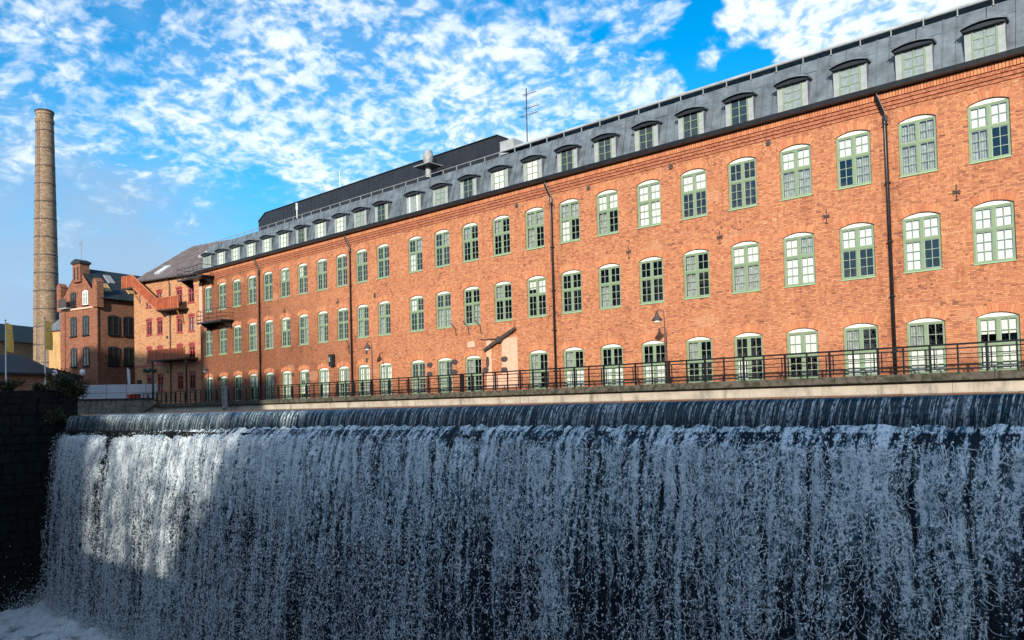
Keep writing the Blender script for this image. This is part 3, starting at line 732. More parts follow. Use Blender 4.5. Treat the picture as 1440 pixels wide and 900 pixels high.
# roof penthouse, ventilator, aerials
ph = MB()
ph.v = [(-66.9, 3, 15.2), (-34.9, 3, 15.2), (-34.9, 3, 17.35), (-35.9, 3, 17.88), (-65.7, 3, 17.86), (-66.9, 3, 17.25)]
ph.v += [(x, 8.5, z) for x, _, z in ph.v]; ph.f = [(0, 1, 2, 3, 4, 5), (11, 10, 9, 8, 7, 6)] + [(i, i+6, (i+1) % 6+6, (i+1) % 6) for i in range(6)]
pho = ph.build('penthouse', M_clad, mill)
x = -66.3; bm_ = MB().box((-.010, -.014, 0), (.010, .0, 1)).mesh('cladding_seam', M_clad)
while x < -35.5:
    o = link('cladding_seam', bm_, pho, (x, 3, 15.2)); o.scale = (1, 1, 2.55 if x > -65.5 else 2.2); x += .62
MB().tube([(-66.9, 2.97, 17.26), (-65.7, 2.97, 17.88), (-35.9, 2.97, 17.9), (-34.9, 2.97, 17.37)], .05, 6).build('coping', M_black, pho)
v = MB().lathe([(.22, 16.0), (.22, 16.85), (.26, 16.9), (.37, 17.3), (.39, 17.55), (.30, 17.95), (.26, 17.96)], (-41.9, 2.0), 20)
vo = v.build('roof_ventilator', M_steel, mill, smooth=False)
MB().box((-42.75, 1.3, 16.80), (-41.05, 2.7, 16.86)).build('plate', M_steel, vo)
ae = MB().tube([(-33.25, 3, 15.8), (-33.2, 3, 20.4)], .04, 6)
for zz_, L, dy_ in ((20.0, 1.1, 0), (19.1, 1.3, .1), (18.5, 1.5, -.2)):
    ae.tube([(-33.2-.25*L, 3+dy_, zz_), (-33.2+.75*L, 3+dy_, zz_-.05)], .02, 5)
    for k in range(6): xx = -33.2-.2*L+L*.18*k; ae.tube([(xx, 2.75+dy_, zz_-.02), (xx, 3.25+dy_, zz_-.02)], .012, 4)
ae.build('aerial', M_iron, mill)
MB().tube([(-54.25, 3.2, 17.8), (-54.25, 3.2, 19.4)], .035, 6).build('lightning_rod', M_white, mill)
MB().tube([(-58.15, 1.5, 15.8), (-58.15, 1.5, 16.5)], .04, 6).tube([(-58.15, 1.5, 16.5), (-58.15, 1.5, 17.1)], .09, 8).build('roof_beacon', M_white, mill)
MB().box((-34.8, 2.0, 16.0), (-33.6, 3.0, 16.9)).build('roof_hatch', M_metal2, mill)

# downpipes
for X0 in (-10.066, -28.92, -48.73, -61.81):
    b = MB().tube([(X0-.28, -.36, 12.75), (X0-.26, -.36, 12.5), (X0-.04, -.12, 11.75), (X0, -.11, 11.55), (X0, -.11, .12)], .072, 10)
    d = b.build('downpipe', M_black, mill, smooth=True)
    for z in (1.2, 3.6, 6.0, 8.6, 11.2): MB().box((X0-.10, -.20, z), (X0+.10, .0, z+.06)).build('bracket', M_black, d)
    MB().lathe([(.10, 11.35), (.10, 11.6)], (X0, -.11), 10).build('collar', M_black, d)

# wall irons, vents, plates
def star(x, z, s=.33):
    b = MB()
    for a in (90, 35, 145, 0): 
        c, q = math.cos(rad(a)), math.sin(rad(a)); k = s*(1 if a == 90 else .5)
        b.tube([(x-c*k, -.03, z-q*k), (x+c*k, -.03, z+q*k)], .022, 5)
    b.tube([(x-.08, -.03, z-s), (x+.08, -.03, z-s)], .02, 5)
    b.build('wall_anchor', M_iron, mill)
for x, z in ((-7.43, 7.70), (-12.79, 7.64), (-18.14, 7.52), (-23.6, 7.58), (-50.5, 7.6), (-58.0, 7.6)): star(x, z)
for x, z in ((-15.42, 11.70), (-20.79, 11.72), (-26.2, 11.68), (-31.72, 11.68)):
    b = MB().lathe([(.13, 0), (.13, .05), (.10, .06)], (0, 0), 14); b.v = [(x+a, -q, z+c) for a, c, q in b.v]; b.build('vent_cover', M_iron, mill)
for x, z, s in ((-40.06, 2.15, 1), (-40.08, 1.51, 1), (-37.59, 2.22, 1), (-37.62, 1.55, 1), (-34.75, 1.55, 1), (-33.09, 2.16, 1), (-33.12, 1.48, 1), (-34.55, 2.05, .7)):
    w_, h_ = (.26, .16) if s == 1 else (.12, .34)
    MB().prism([(x-w_, z-h_*.4), (x-w_*.5, z-h_), (x+w_*.5, z-h_), (x+w_, z-h_*.4), (x+w_, z+h_*.4), (x+w_*.5, z+h_), (x-w_*.5, z+h_), (x-w_, z+h_*.4)], -.07, .0, 'y').build('iron_plate', M_iron, mill)
for x0, x1, z0, z1 in ((-34.70, -34.22, .3, 3.45), (-33.35, -32.0, .3, 3.52), (-36.4, -35.7, 3.1, 3.5)):
    MB().prism([(x0, z0), (x1, z0), (x1, z1-.1), (x1-.12, z1), (x0+.05, z1-.04)], -.012, .0, 'y').build('plaster_patch', M_plaster, mill)
MB().box((-34.22, -.009, .3), (-33.35, .0, 1.2)).build('plaster_patch', M_plaster, mill)
for x in (-37.35, -36.15, -35.05): MB().tube([(x-.55, -.04, 4.88), (x-.05, -.10, 4.45), (x, -.06, 3.95)], .035, 6).build('bracket', M_iron, mill)
MB().tube([(-49.5, -.04, 4.5), (-49.15, -.1, 4.15), (-49.1, -.06, 3.5)], .035, 6).build('bracket', M_iron, mill)
fl = MB().box((-51.45, -.32, 2.62), (-50.95, -.05, 3.55)).build('wall_box', M_black, mill)
MB().box((-51.38, -.34, 2.95), (-51.22, -.32, 3.3)).build('lens', M_steel, fl)
for x, z in ((-47.0, 3.5), (-47.0, 2.85), (-56.9, 2.2), (-64.5, 2.0), (-45.9, 7.6)):
    MB().box((x-.09, -.06, z-.16), (x+.09, .0, z+.16)).build('vent_grille', M_iron, mill)

# wooden mill blade on its iron rod
bl = thing('wooden_blade', 'old dark wooden rotor blade hung at a slant on the brick wall beside pale plaster', 'blade', (-33.35, -.17, 3.42))
def blade(L, ang, w0, w1):
    c, s = math.cos(ang), math.sin(ang); b = MB()
    P = [(0, -w0), (L*.5, -w1), (L, -w1*.7), (L, w1*.7), (L*.5, w1), (0, w0)]
    b.prism([(x*c-z*s, x*s+z*c) for x, z in P], -.07, .07, 'y'); return b
blade(1.5, rad(24), .08, .115).build('blade_arm', M_wood, bl); blade(1.5, rad(24+180), .08, .105).build('blade_arm', M_wood, bl)
b = MB().lathe([(.20, -.12), (.20, .12), (.12, .16)], (0, 0), 12); b.v = [(x, z, y) for x, y, z in b.v]; b.build('hub', M_iron, bl)
MB().tube([(0, .05, .05), (-1.75, .12, .12)], .03, 6).tube([(0, 0, 0), (0, .165, 0)], .06, 6).build('rod', M_iron, bl)

# balconies at the far end
def balcony(x0, x1, z, depth, h, nm='balcony'):
    o = MB().box((x0, -depth, z), (x1, 0, z+.10)).box((x0, -depth, z-.06), (x1, -depth+.06, z)).build(nm, M_black, mill)
    MB().prism([(-depth+.1, z), (0, z), (0, z-.75)], x0+.35, x0+.42, 'x').build('bracket', M_black, o)
    MB().prism([(-depth+.1, z), (0, z), (0, z-.75)], x1-.42, x1-.35, 'x').build('bracket', M_black, o)
    for q in (h, h*.62, h*.3):
        MB().tube([(x0, 0, z+q), (x0, -depth, z+q), (x1, -depth, z+q), (x1, 0, z+q)], .024, 6).build('rail', M_black, o)
    k = int((x1-x0)/.75)
    for i in range(k+1): xx = x0+(x1-x0)*i/k; MB().tube([(xx, -depth, z), (xx, -depth, z+h)], .024, 6).build('post', M_black, o)
balcony(-70.8, -66.3, 7.55, 1.3, 1.15); balcony(-74.4, -69.6, 12.0, 1.4, 1.1, 'roof_balcony')
MB().box((-72.75, -.06, 7.6), (-72.2, -.0, 11.8)).build('corner_strip', M_plaster, mill)

# ------------------------------------------------------------------ walkway, wall and railing
wk = thing('walkway', 'narrow raised walkway with mossy concrete edge along the mill', 'walkway', (-36, -1.2, .1))
x = -84.0; seg = 6.0
while x < 14:
    e_ = min(x+seg, 14)
    local(MB().prism([(-2.15, -.16), (-1.75, -.22), (-1.75, .12), (-2.12, .15)], x+.012, e_-.012, 'x'), wk.location).build('edge_stone', M_kerb, wk); x = e_
local(MB().box((-84, -1.75, -.2), (14, -.0, .085)), wk.location).build('deck', M_quay, wk)
qw = thing('quay_wall', 'pale concrete retaining wall under the walkway above the channel', 'wall', (-36, -1.9, -1.5))
x = -84.0; k = 0
while x < 14:
    e_ = min(x+8.5, 14)
    local(MB().box((x+.008, -1.88+.004*(k % 2), -1.6), (e_-.008, -1.2, -.23)), qw.location).build('wall_panel', M_conc, qw); x = e_; k += 1
rg = thing('railing', 'black steel railing of flat bars along the walkway', 'railing', (-36, -2.0, .15))
RY = -1.98
for z, r in ((1.26, .036), (1.09, .026), (.86, .018), (.70, .018), (.46, .018), (.29, .026)):
    local(MB().box((-84, RY-r, z-r), (14, RY+r, z+r)), rg.location).build('rail', M_rail, rg)
pm = MB().box((-.04, -.04, 0), (.04, .04, 1.12)).mesh('post', M_rail); pm2 = MB().box((-.028, -.035, 0), (.028, .035, 1.08)).mesh('post', M_rail)
bm2 = MB().box((-.022, -.018, .14), (.022, .018, .94)).mesh('bar', M_rail)
X0 = -14.21; i0 = int((-84-X0)/1.99); i1 = int((14-X0)/1.99)
for i in range(i0, i1+1):
    x = X0+1.99*i
    link('post', pm, rg, (x+36, RY+2.0, 0.0))
    if x+1 < 14: link('post', pm2, rg, (x+36+.995, RY+2.0, 0.0))
    for s in (-.15, .15): link('bar', bm2, rg, (x+36+s, RY+2.0, 0))
# thicker gate post
local(MB().box((-35.1, -2.06, .15), (-34.85, -1.9, 1.22)), rg.location).build('gate_post', M_rail, rg)

def lamp(x, y, z0, h, label):
    o = thing('street_lamp', label, 'lamp', (x, y, z0), 0, 'lamps along the walkway')
    MB().tube([(0, 0, 0), (0, 0, 1.0)], .07, 8, .06).tube([(0, 0, 1.0), (0, 0, h)], .042, 8, .03).build('pole', M_iron, o)
    MB().tube([(0, 0, h-.02), (0, -.05, h+.28), (-.25, -.08, h+.36), (-.35, -.1, h+.25)], .022, 6).build('arm', M_iron, o)
    MB().lathe([(.03, h+.30), (.06, h+.18), (.12, h+.02), (.27, h-.14), (.28, h-.19)], (-.36, -.1), 14).build('shade', M_iron, o, smooth=True)
    MB().lathe([(.05, h-.34), (.16, h-.28), (.20, h-.19)], (-.36, -.1), 12).build('bulb_glass', M_lamp, o, smooth=True)
lamp(-20.5, -1.75, .1, 3.5, 'black walkway lamp standing between two windows right of the downpipe by the plaster')
lamp(-44.2, -1.75, .1, 3.6, 'black walkway lamp beside the downpipe next to the black wall box')
lamp(-67.9, -1.75, .1, 3.1, 'black walkway lamp below the steel balcony at the end of the mill')

# sluice stand and a caught timber at the channel
sg = thing('sluice_stand', 'pale grey steel sluice stand in front of the walkway', 'sluice', (-63.4, -2.6, -.7))
MB().box((-.28, -.1, 0), (-.16, .1, 2.2)).box((.16, -.1, 0), (.28, .1, 2.2)).build('upright', M_steel, sg)
MB().box((-.16, -.08, .3), (.16, .08, .5)).box((-.16, -.08, 1.1), (.16, .08, 1.25)).box((-.34, -.12, 2.0), (.34, .12, 2.15)).build('crossbar', M_steel, sg)
MB().tube([(0, 0, .4), (0, 0, 2.5)], .04, 8).build('spindle', M_steel, sg)
tb = MB().box((-.07, -1.2, -.06), (.07, 1.2, .06)).build('timber', M_wood, None, (-62.5, -9.5, -.35)); tb.rotation_euler = (rad(28), 0, rad(-55))
tag(tb, 'loose timber stuck upright in the water behind the weir', 'timber')

# ------------------------------------------------------------------ left bank: abutment, quay end wall, hoarding
ab = thing('abutment', 'dark wet stone abutment beside the end of the fall', 'wall', (-60, -25, POOL-1))
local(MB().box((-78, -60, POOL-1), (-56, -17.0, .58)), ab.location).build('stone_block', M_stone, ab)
rr = random.Random(3); z0 = POOL+.1
while z0 < .35:              # coursed rubble of the visible face
    ch_ = min(rr.uniform(.35, .8), .56-z0); y = -17.1-rr.random()
    while y > -44:
        L = rr.uniform(.5, 1.5); dpt = rr.uniform(.02, .22); j = [rr.uniform(-.05, .05) for _ in range(8)]
        st = MB().box((-56.02, y-L+.03, z0), (-56+dpt, y-.03, z0+ch_-.04)); st.v = [(v[0], v[1]+j[i], v[2]+j[7-i]*.6) for i, v in enumerate(st.v)]
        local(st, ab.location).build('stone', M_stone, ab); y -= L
    z0 += ch_
local(MB().box((-56.5, -44, .58), (-55.95, -17.0, 1.0)), ab.location).build('coping', M_stone, ab)
local(MB().box((-77, -30, .58), (-56.5, -17.3, .72)), ab.location).build('paving', M_stone, ab)
ps = thing('parapet', 'low dark stone parapet on the far bank behind the fall', 'wall', (-77, -13, .5))
local(MB().box((-78.3, -17.2, .3), (-77.9, -11.5, 1.35)), ps.location).build('parapet_wall', M_stone, ps)
local(MB().box((-78.4, -17.3, 1.35), (-77.8, -11.4, 1.5)), ps.location).build('coping', M_stone, ps)
ce = thing('channel_end_wall', 'stained concrete wall closing the channel in front of the white hoarding', 'wall', (-78, -9, -1))
for k, y in enumerate((-16.9, -13.2, -9.5, -5.8)):
    local(MB().box((-78.4, y+.01, -1.6), (-77.95+.004*(k % 2), min(y+3.7, -2.2)-.01, .62)), ce.location).build('wall_panel', M_quay, ce)
local(MB().box((-78.5, -16.9, .62), (-77.85, -2.2, .78)), ce.location).build('coping', M_kerb, ce)

hb = thing('hoarding', 'white panel site fence in front of the gabled brick house', 'fence', (-94.3, -6.8, .55), math.atan2(7.9, 4.2))
pmh = MB().box((.03, -.03, .25), (1.97, .03, 2.0)).mesh('fence_panel', M_fence); psm = MB().box((-.04, -.05, 0), (.04, .05, 2.1)).mesh('fence_post', M_steel)
rmh = MB().box((.03, -.055, 1.05), (1.97, -.03, 1.12)).mesh('fence_rail', M_grey)
for i in range(-1, 7):
    link('fence_panel', pmh, hb, (i*2, 0, 0)); link('fence_post', psm, hb, (i*2, 0, 0)); link('fence_rail', rmh, hb, (i*2, 0, 0))

# ------------------------------------------------------------------ stair house (buff brick) beyond the mill
RZ = rad(12)
B = thing('stair_house', 'buff brick house with red windows and a rust-red outside stair', 'building', (-92.96, 2.23, .5), RZ)
z_ = lambda z: z-.5
BWX = [2.70, 4.58, 7.99, 9.99]; BW = 1.0; BROWS = [(1.77, 3.55), (4.95, 6.75), (8.15, 10.0), (11.33, 13.15)]
bw_ = MB()
xp = 0
for cx in BWX:
    a, b_ = cx-BW/2, cx+BW/2
    bw_.quad((xp, 0, -1), (a, 0, -1), (a, 0, z_(14.5)), (xp, 0, z_(14.5))); xp = b_; zp = -1
    for z0, z1 in BROWS:
        bw_.quad((a, 0, zp), (b_, 0, zp), (b_, 0, z_(z0)), (a, 0, z_(z0)))
        ar = [(cx+p[0], z_(z1)-.14+p[1]) for p in arc(BW, 6, .14)]; zp = z_(z1)+.15
        for (x0, q0), (x1, q1) in zip(ar[:-1], ar[1:]):
            bw_.quad((x0, 0, q0), (x1, 0, q1), (x1, 0, zp), (x0, 0, zp)); bw_.quad((x1, 0, q1), (x0, 0, q0), (x0, .2, q0), (x1, .2, q1))
        for xx in (a, b_): bw_.quad((xx, 0, z_(z0)), (xx, .2, z_(z0)), (xx, .2, z_(z1)-.14), (xx, 0, z_(z1)-.14))
    bw_.quad((a, 0, zp), (b_, 0, zp), (b_, 0, z_(14.5)), (a, 0, z_(14.5)))
bw_.quad((xp, 0, -1), (15, 0, -1), (15, 0, z_(14.5)), (xp, 0, z_(14.5)))
bw_.quad((0, 0, -1), (0, 0, z_(14.5)), (0, 14, z_(14.5)), (0, 14, -1)); bw_.quad((15, 0, -1), (15, 14, -1), (15, 14, z_(14.5)), (15, 0, z_(14.5)))
bw_.quad((0, 14, -1), (0, 14, z_(14.5)), (15, 14, z_(14.5)), (15, 14, -1))
bw_.build('wall', M_bbrick, B)
MB().box((.3, .9, -1), (14.7, .95, z_(14.3))).build('interior', M_dark, B)
fr = MB(); s = BW/2
fr.box((-s, .06, 0), (-s+.13, .16, 1.66)).box((s-.13, .06, 0), (s, .16, 1.66)).box((-s+.13, .06, 0), (s-.13, .16, .13)).box((-s+.13, .06, 1.53), (s-.13, .16, 1.66)).box((-.06, .05, .13), (.06, .16, 1.53)).box((-s+.13, .055, 1.02), (-.06, .16, 1.12)).box((.06, .055, 1.02), (s-.13, .16, 1.12))
fr.prism([(p[0], 1.66+p[1]) for p in arc(BW, 6, .14)], .06, .14, 'y')
frm = fr.mesh('window', M_redp); plm = [sheet(xa, xb, .13, 1.53, .12, 'pane', M_glass) for xa, xb in ((-s+.13, -.06), (.06, s-.13))]
silm = MB().box((-s-.1, -.06, -.1), (s+.1, .05, 0)).mesh('sill', M_redp); archm = MB().prism([(p[0], 1.66+p[1]+.0) for p in arc(BW+.1, 6, .14)] + [(p[0]*1.05, 1.66+p[1]+.2) for p in reversed(arc(BW+.1, 6, .14))], -.03, .0, 'y').mesh('window_arch', M_redp)
blm = MB().box((-s+.1, .2, .1), (s-.1, .21, 1.6)).mesh('blind', M_grey)
for cx in BWX:
    for r_, (z0, z1) in enumerate(BROWS):
        o = link('window', frm, B, (cx, 0, z_(z0))); link('sill', silm, o); link('window_arch', archm, o)
        for p in plm: link('pane', p, o)
        if (cx, r_) in ((9.99, 2), (4.58, 3), (2.7, 3)): link('blind', blm, o)
rf = MB(); zt = z_(14.5)
rf.quad((-.3, -.4, zt-.1), (15.3, -.4, zt-.1), (15.3, 7, zt+5.2), (1.4, 7, zt+5.2)); rf.quad((15.3, 14.4, zt-.1), (-.3, 14.4, zt-.1), (1.4, 7, zt+5.2), (15.3, 7, zt+5.2)); rf.quad((-.3, 14.4, zt-.1), (-.3, -.4, zt-.1), (1.4, 7, zt+5.2))
rf.quad((-.3, -.4, zt-.1), (-.3, 14.4, zt-.1), (15.3, 14.4, zt-.1), (15.3, -.4, zt-.1))
rfo = rf.build('roof', M_roofb, B)
for cx, y0 in ((3.2, .8), (7.6, 3.4), (10.6, 2.0)):
    k = 5.3/7.4; b = MB()
    P = [(cx-.5, y0, zt-.1+(y0+.4)*k), (cx+.5, y0, zt-.1+(y0+.4)*k), (cx+.5, y0+1.5, zt-.1+(y0+1.9)*k), (cx-.5, y0+1.5, zt-.1+(y0+1.9)*k)]
    b.v = [(x, y-.1, z+.14) for x, y, z in P]+[(x, y, z) for x, y, z in P]; b.f = [(0, 1, 2, 3), (0, 4, 5, 1), (1, 5, 6, 2), (2, 6, 7, 3), (3, 7, 4, 0)]; b.build('skylight', M_fence, rfo)
for i in range(16):
    x = .2+i*.95; k = 5.3/7.4; t1 = min(1, (x+.3)/1.7)
    b = MB(); b.tube([(x, -.4, zt-.08), (x, -.4+7.4*t1, zt-.08+5.3*t1)], .035, 4).build('roof_seam', M_roofb, rfo)
MB().box((-.3, -.55, zt-.2), (15.3, -.38, zt-.05)).build('gutter', M_iron, B)
MB().tube([(6.4, -.45, zt-.1), (6.45, -.08, zt-.8), (6.45, -.08, 0)], .07, 8).build('downpipe', M_iron, B)
for q in (7.1, 3.2, 11.0): MB().box((5.75, -.1, q), (6.0, 0, q+.3)).build('vent_grille', M_iron, B)
MB().box((-.02, -.04, z_(4.55)), (11.5, 0, z_(4.75))).build('string_course', M_redp, B)
# the outside stair
st = MB().box((-.1, -1.3, z_(13.55)), (1.75, -.02, z_(13.7))).box((5.6, -1.3, z_(10.6)), (9.6, -.02, z_(10.75))).build('stair', M_iron, B, label='rust-red steel outside stair running down across the facade')
for x0, x1, z in ((-.15, .75, 13.7), (.8, 1.75, 13.7)): MB().box((x0, -1.36, z_(z)), (x1-.05, -1.30, z_(z+1.25))).build('stair_panel', M_orange, st)
MB().box((-.2, -1.3, z_(13.7)), (-.14, -.05, z_(14.95))).build('stair_panel', M_orange, st)
for x0, x1 in ((5.95, 7.35), (7.4, 8.4), (8.45, 9.6)): MB().box((x0, -1.36, z_(10.7)), (x1-.05, -1.30, z_(11.95))).build('stair_panel', M_orange, st)
for k in range(3):
    xa = 1.75+k*1.4; xb = xa+1.35; za = 13.75-(xa-1.75)*.72; zb = 13.75-(xb-1.75)*.72
    MB().prism([(xa, z_(za)), (xb, z_(zb)), (xb, z_(zb+1.2)), (xa, z_(za+1.2))], -1.36, -1.31, 'y').build('stair_panel', M_orange, st)
MB().prism([(1.7, z_(13.5)), (5.95, z_(10.45)), (5.95, z_(10.75)), (1.7, z_(13.8))], -1.3, -.1, 'y').build('flight', M_orange2, st)
MB().tube([(-.15, -1.36, z_(15)), (1.75, -1.36, z_(15)), (5.95, -1.36, z_(11.98)), (9.6, -1.36, z_(11.98))], .05, 6).build('handrail', M_orange2, st)
for xx, za in ((-.15, 13.6), (.78, 13.6), (1.75, 13.6), (3.15, 12.6), (4.55, 11.6), (5.95, 10.6), (8.4, 10.6), (9.6, 10.6)): MB().box((xx-.04, -1.42, z_(za)), (xx+.04, -1.34, z_(za+1.35))).build('stair_post', M_orange2, st)
for x0, zz0 in ((1.2, 13.55), (8.8, 10.6)): MB().tube([(x0, -1.0, z_(zz0)), (x0, -.03, z_(zz0-1.6))], .06, 6).build('stair_brace', M_orange2, st)
bc = MB().box((4.9, -1.6, z_(5.0)), (11, 0, z_(5.2))).build('balcony', M_iron, B, label='dark rust-red steel balcony low on the facade')
for i in range(5): MB().box((4.9+i*1.2, -1.66, z_(5.1)), (6.05+i*1.2, -1.6, z_(6.25))).build('balcony_panel', M_orange, bc)
for i in range(6): MB().box((4.86+i*1.2, -1.72, z_(5.1)), (4.94+i*1.2, -1.62, z_(6.35))).build('balcony_post', M_orange2, bc)
for x in (5.2, 10.8): MB().box((x-.08, -1.5, -1), (x+.08, -1.34, z_(5))).build('balcony_column', M_iron, bc)
bn = thing('banner', 'white banner hanging from the corner of the buff house', 'banner', (-93.1, 1.6, 2.6))
MB().prism([(-.25, 0), (.45, .1), (.3, 1.7), (-.5, 2.0)], -.02, .02, 'y').build('cloth', M_fence, bn); MB().tube([(-.55, .0, 2.05), (.5, .3, 1.75)], .03, 6).build('pole', M_iron, bn)
sgn = MB(); 
for i in range(7): sgn.tube([(1.7+i*.33, -.08, z_(4.0)+.12*math.sin(i*2.1)), (1.9+i*.33, -.08, z_(4.25)+.1*math.cos(i*1.7))], .14, 7)
sgn.build('house_sign', plain('green_sign', (.01, .05, .03), .5), B, label='dark green shaped sign')
MB().box((.5, -.06, z_(1.55)), (1.25, 0, z_(3.1))).build('notice_board', M_black, B)
rc = thing('red_crate', 'small bright red crate on the quay by the buff house', 'crate', (-89.6, .6, .55)); MB().box((-.6, -.4, .1), (.6, .4, .75)).box((-.65, -.45, .75), (.65, .45, .85)).build('box', plain('red_plastic', (.6, .04, .02), .5), rc)
MB().box((-.5, -.3, 0), (.5, .3, .1)).build('pallet', M_wood, rc)

# ------------------------------------------------------------------ gabled brick house
G = thing('gabled_house', 'red brick house with a stepped gable pinnacle and dark skylit roof', 'building', (-97.41, -.11, .5), RZ)
GW = 7.3; GX = -3.65; ev = z_(13.1)
gw = MB()
gw.quad((-GW, 0, -1), (0, 0, -1), (0, 0, ev), (-GW, 0, ev)); gw.quad((-GW, 0, ev), (0, 0, ev), (GX, 0, z_(16.9)))
gw.quad((0, 0, -1), (0, 16, -1), (0, 16, ev), (0, 0, ev)); gw.quad((-GW, 16, -1), (-GW, 0, -1), (-GW, 0, ev), (-GW, 16, ev)); gw.quad((0, 16, -1), (-GW, 16, -1), (-GW, 16, ev), (0, 16, ev)); gw.quad((0, 16, ev), (-GW, 16, ev), (GX, 16, z_(16.9)))
gw.build('wall', M_cbrick, G)
r2 = MB(); r2.quad((GX, .05, z_(17.0)), (.45, .05, ev-.1), (.45, 16.3, ev-.1), (GX, 16.3, z_(17.0))); r2.quad((-GW-.45, .05, ev-.1), (GX, .05, z_(17.0)), (GX, 16.3, z_(17.0)), (-GW-.45, 16.3, ev-.1))
r2o = r2.build('roof', M_roofd, G)
def slope(x): return z_(17.0)+(ev-.1-z_(17.0))*(x-GX)/(.45-GX)
for y0, xa in ((1.3, -1.6), (4.4, -1.6), (2.6, -2.9), (6.6, -1.8)):
    b = MB(); P = [(xa, y0, slope(xa)), (xa+1.1, y0, slope(xa+1.1)), (xa+1.1, y0+.9, slope(xa+1.1)), (xa, y0+.9, slope(xa))]
    b.v = [(x+.08, y, z+.12) for x, y, z in P]+P; b.f = [(0, 1, 2, 3), (0, 4, 5, 1), (1, 5, 6, 2), (2, 6, 7, 3), (3, 7, 4, 0)]; b.build('skylight', M_yplast if xa == -1.6 else M_steel, r2o)
MB().box((.15, -.1, -1), (.34, 16, ev-.02) if False else (.34, 16, -.9)).build('plinth', M_stone, G)
MB().box((GX-.75, -.3, z_(15.2)), (GX+.75, .9, z_(17.4))).build('pinnacle', M_cbrick, G)
MB().box((GX-.9, -.45, z_(17.4)), (GX+.9, 1.05, z_(17.65))).prism([(GX-.9, z_(17.65)), (GX+.9, z_(17.65)), (GX, z_(18.0))], -.45, 1.05, 'y').build('pinnacle_cap', M_roofd, G)
for xx in (GX-.35, GX+.35): MB().box((xx-.09, -.34, z_(15.5)), (xx+.09, -.29, z_(17.0))).build('slot', M_black, G)
for xx, nm in ((-.55, 'r'), (-GW-.45, 'l')):
    MB().box((xx+.05, -.3, z_(11.9)), (xx+.9, .55, z_(14.9))).prism([(xx, z_(14.9)), (xx+.95, z_(14.9)), (xx+.47, z_(15.4))], -.35, .6, 'y').build('corner_turret', M_cbrick, G)
MB().box((-1.0, -.12, -1), (.1, 0, z_(11.9))).build('pilaster', M_cbrick, G); MB().box((-GW-.05, -.12, -1), (-GW+.9, 0, z_(11.9))).build('pilaster', M_cbrick, G)
MB().box((0, 5.0, -1), (.25, 5.9, ev-.3)).build('pilaster', M_cbrick, G); MB().box((-GW, -.1, z_(8.1)), (0, 0, z_(8.3)) if False else (-GW+.01, -.09, z_(8.11))).build('string_course', M_cbrick, G)
MB().box((-GW, -.14, z_(11.9)), (.05, 0, z_(12.12))).build('string_course', M_plaster, G)
def hwin(cx, z0, z1, wd, par, side=False, pale=False):
    h = z1-z0; o = MB(); s = wd/2
    o.box((-s, -.02, 0), (-s+.1, .05, h)).box((s-.1, -.02, 0), (s, .05, h)).box((-s+.1, -.02, 0), (s-.1, .05, .1)).box((-s+.1, -.02, h-.1), (s-.1, .05, h)).box((-.04, -.02, .1), (.04, .05, h-.1)).box((-s+.1, -.015, h*.6), (-.04, .05, h*.6+.08)).box((.04, -.015, h*.6), (s-.1, .05, h*.6+.08))
    o.prism([(p[0], h+p[1]) for p in arc(wd, 6, .18)], -.02, .05, 'y')
    q = o.build('window', M_roofd if not pale else M_white, par, (cx, -.08, z_(z0)) if not side else (.08, cx, z_(z0)))
    if side: q.rotation_euler = (0, 0, rad(90))
    link('pane', sheet(-s+.1, s-.1, .1, h-.1, .02, 'pane', M_glass), q); MB().box((-s+.1, .036, .1), (s-.1, .045, h-.1)).build('blind' if pale else 'room', M_grey if pale else M_dark, q)
    MB().box((-s-.08, -.1, -.12), (s+.08, 0, 0)).build('sill', M_stone, q)
for cx in (-4.7, -2.25):
    hwin(cx, 5.05, 7.2, 1.2, G); hwin(cx, 8.75, 10.95, 1.2, G); hwin(cx, 12.35, 13.95, 1.05, G, pale=(cx > -3))
for cx in (1.95, 3.95, 7.2, 9.2):
    hwin(cx, 5.05, 7.2, 1.5, G, side=True); hwin(cx, 8.75, 10.95, 1.5, G, side=True)
gb = MB().box((-6.7, -.7, z_(12.1)), (-5.1, 0, z_(12.25))).build('balcony', M_steel, G); MB().box((-6.7, -.72, z_(12.25)), (-5.1, -.68, z_(13.3))).build('balcony_panel', M_iron, gb)
MB().tube([(GX, .3, z_(17.9)), (GX, .3, z_(20.2))], .05, 6).tube([(GX-.5, .3, z_(20.1)), (GX+.4, .3, z_(20.1))], .04, 5).tube([(GX-.4, .3, z_(19.8)), (GX+.3, .3, z_(19.8))], .04, 5).build('aerial', M_steel, G)

yh = thing('plaster_annex', 'yellow plastered annex wall between the chimney and the gabled house', 'building', (-108.5, -1.2, .5), RZ)
MB().box((-1.5, 0, -1), (2.6, 8, 9.4)).build('wall', M_yplast, yh); MB().prism([(-1.8, 9.4), (2.8, 9.4), (2.8, 11.2)], -.3, 8.3, 'y').build('roof', M_metal, yh)
ds = thing('dark_shed', 'dark timber shed at the foot of the chimney', 'shed', (-100.5, -5.0, .5), RZ)
MB().box((-3.4, 0, -.5), (2.2, 3, 3.0)).build('wall', M_black, ds); MB().prism([(-.3, 3.0), (3.3, 3.0), (3.3, 3.3), (-.3, 4.2)], -3.7, 2.5, 'x').build('roof', M_roofd, ds)
MB().box((-3.0, -.25, 2.35), (-.2, -.02, 3.05)).build('fascia_board', plain('blue_sign', (.10, .17, .27), .5), ds); MB().box((-.1, -.25, 2.35), (2.2, -.02, 3.05)).build('fascia_board', plain('blue_sign2', (.08, .13, .2), .5), ds)

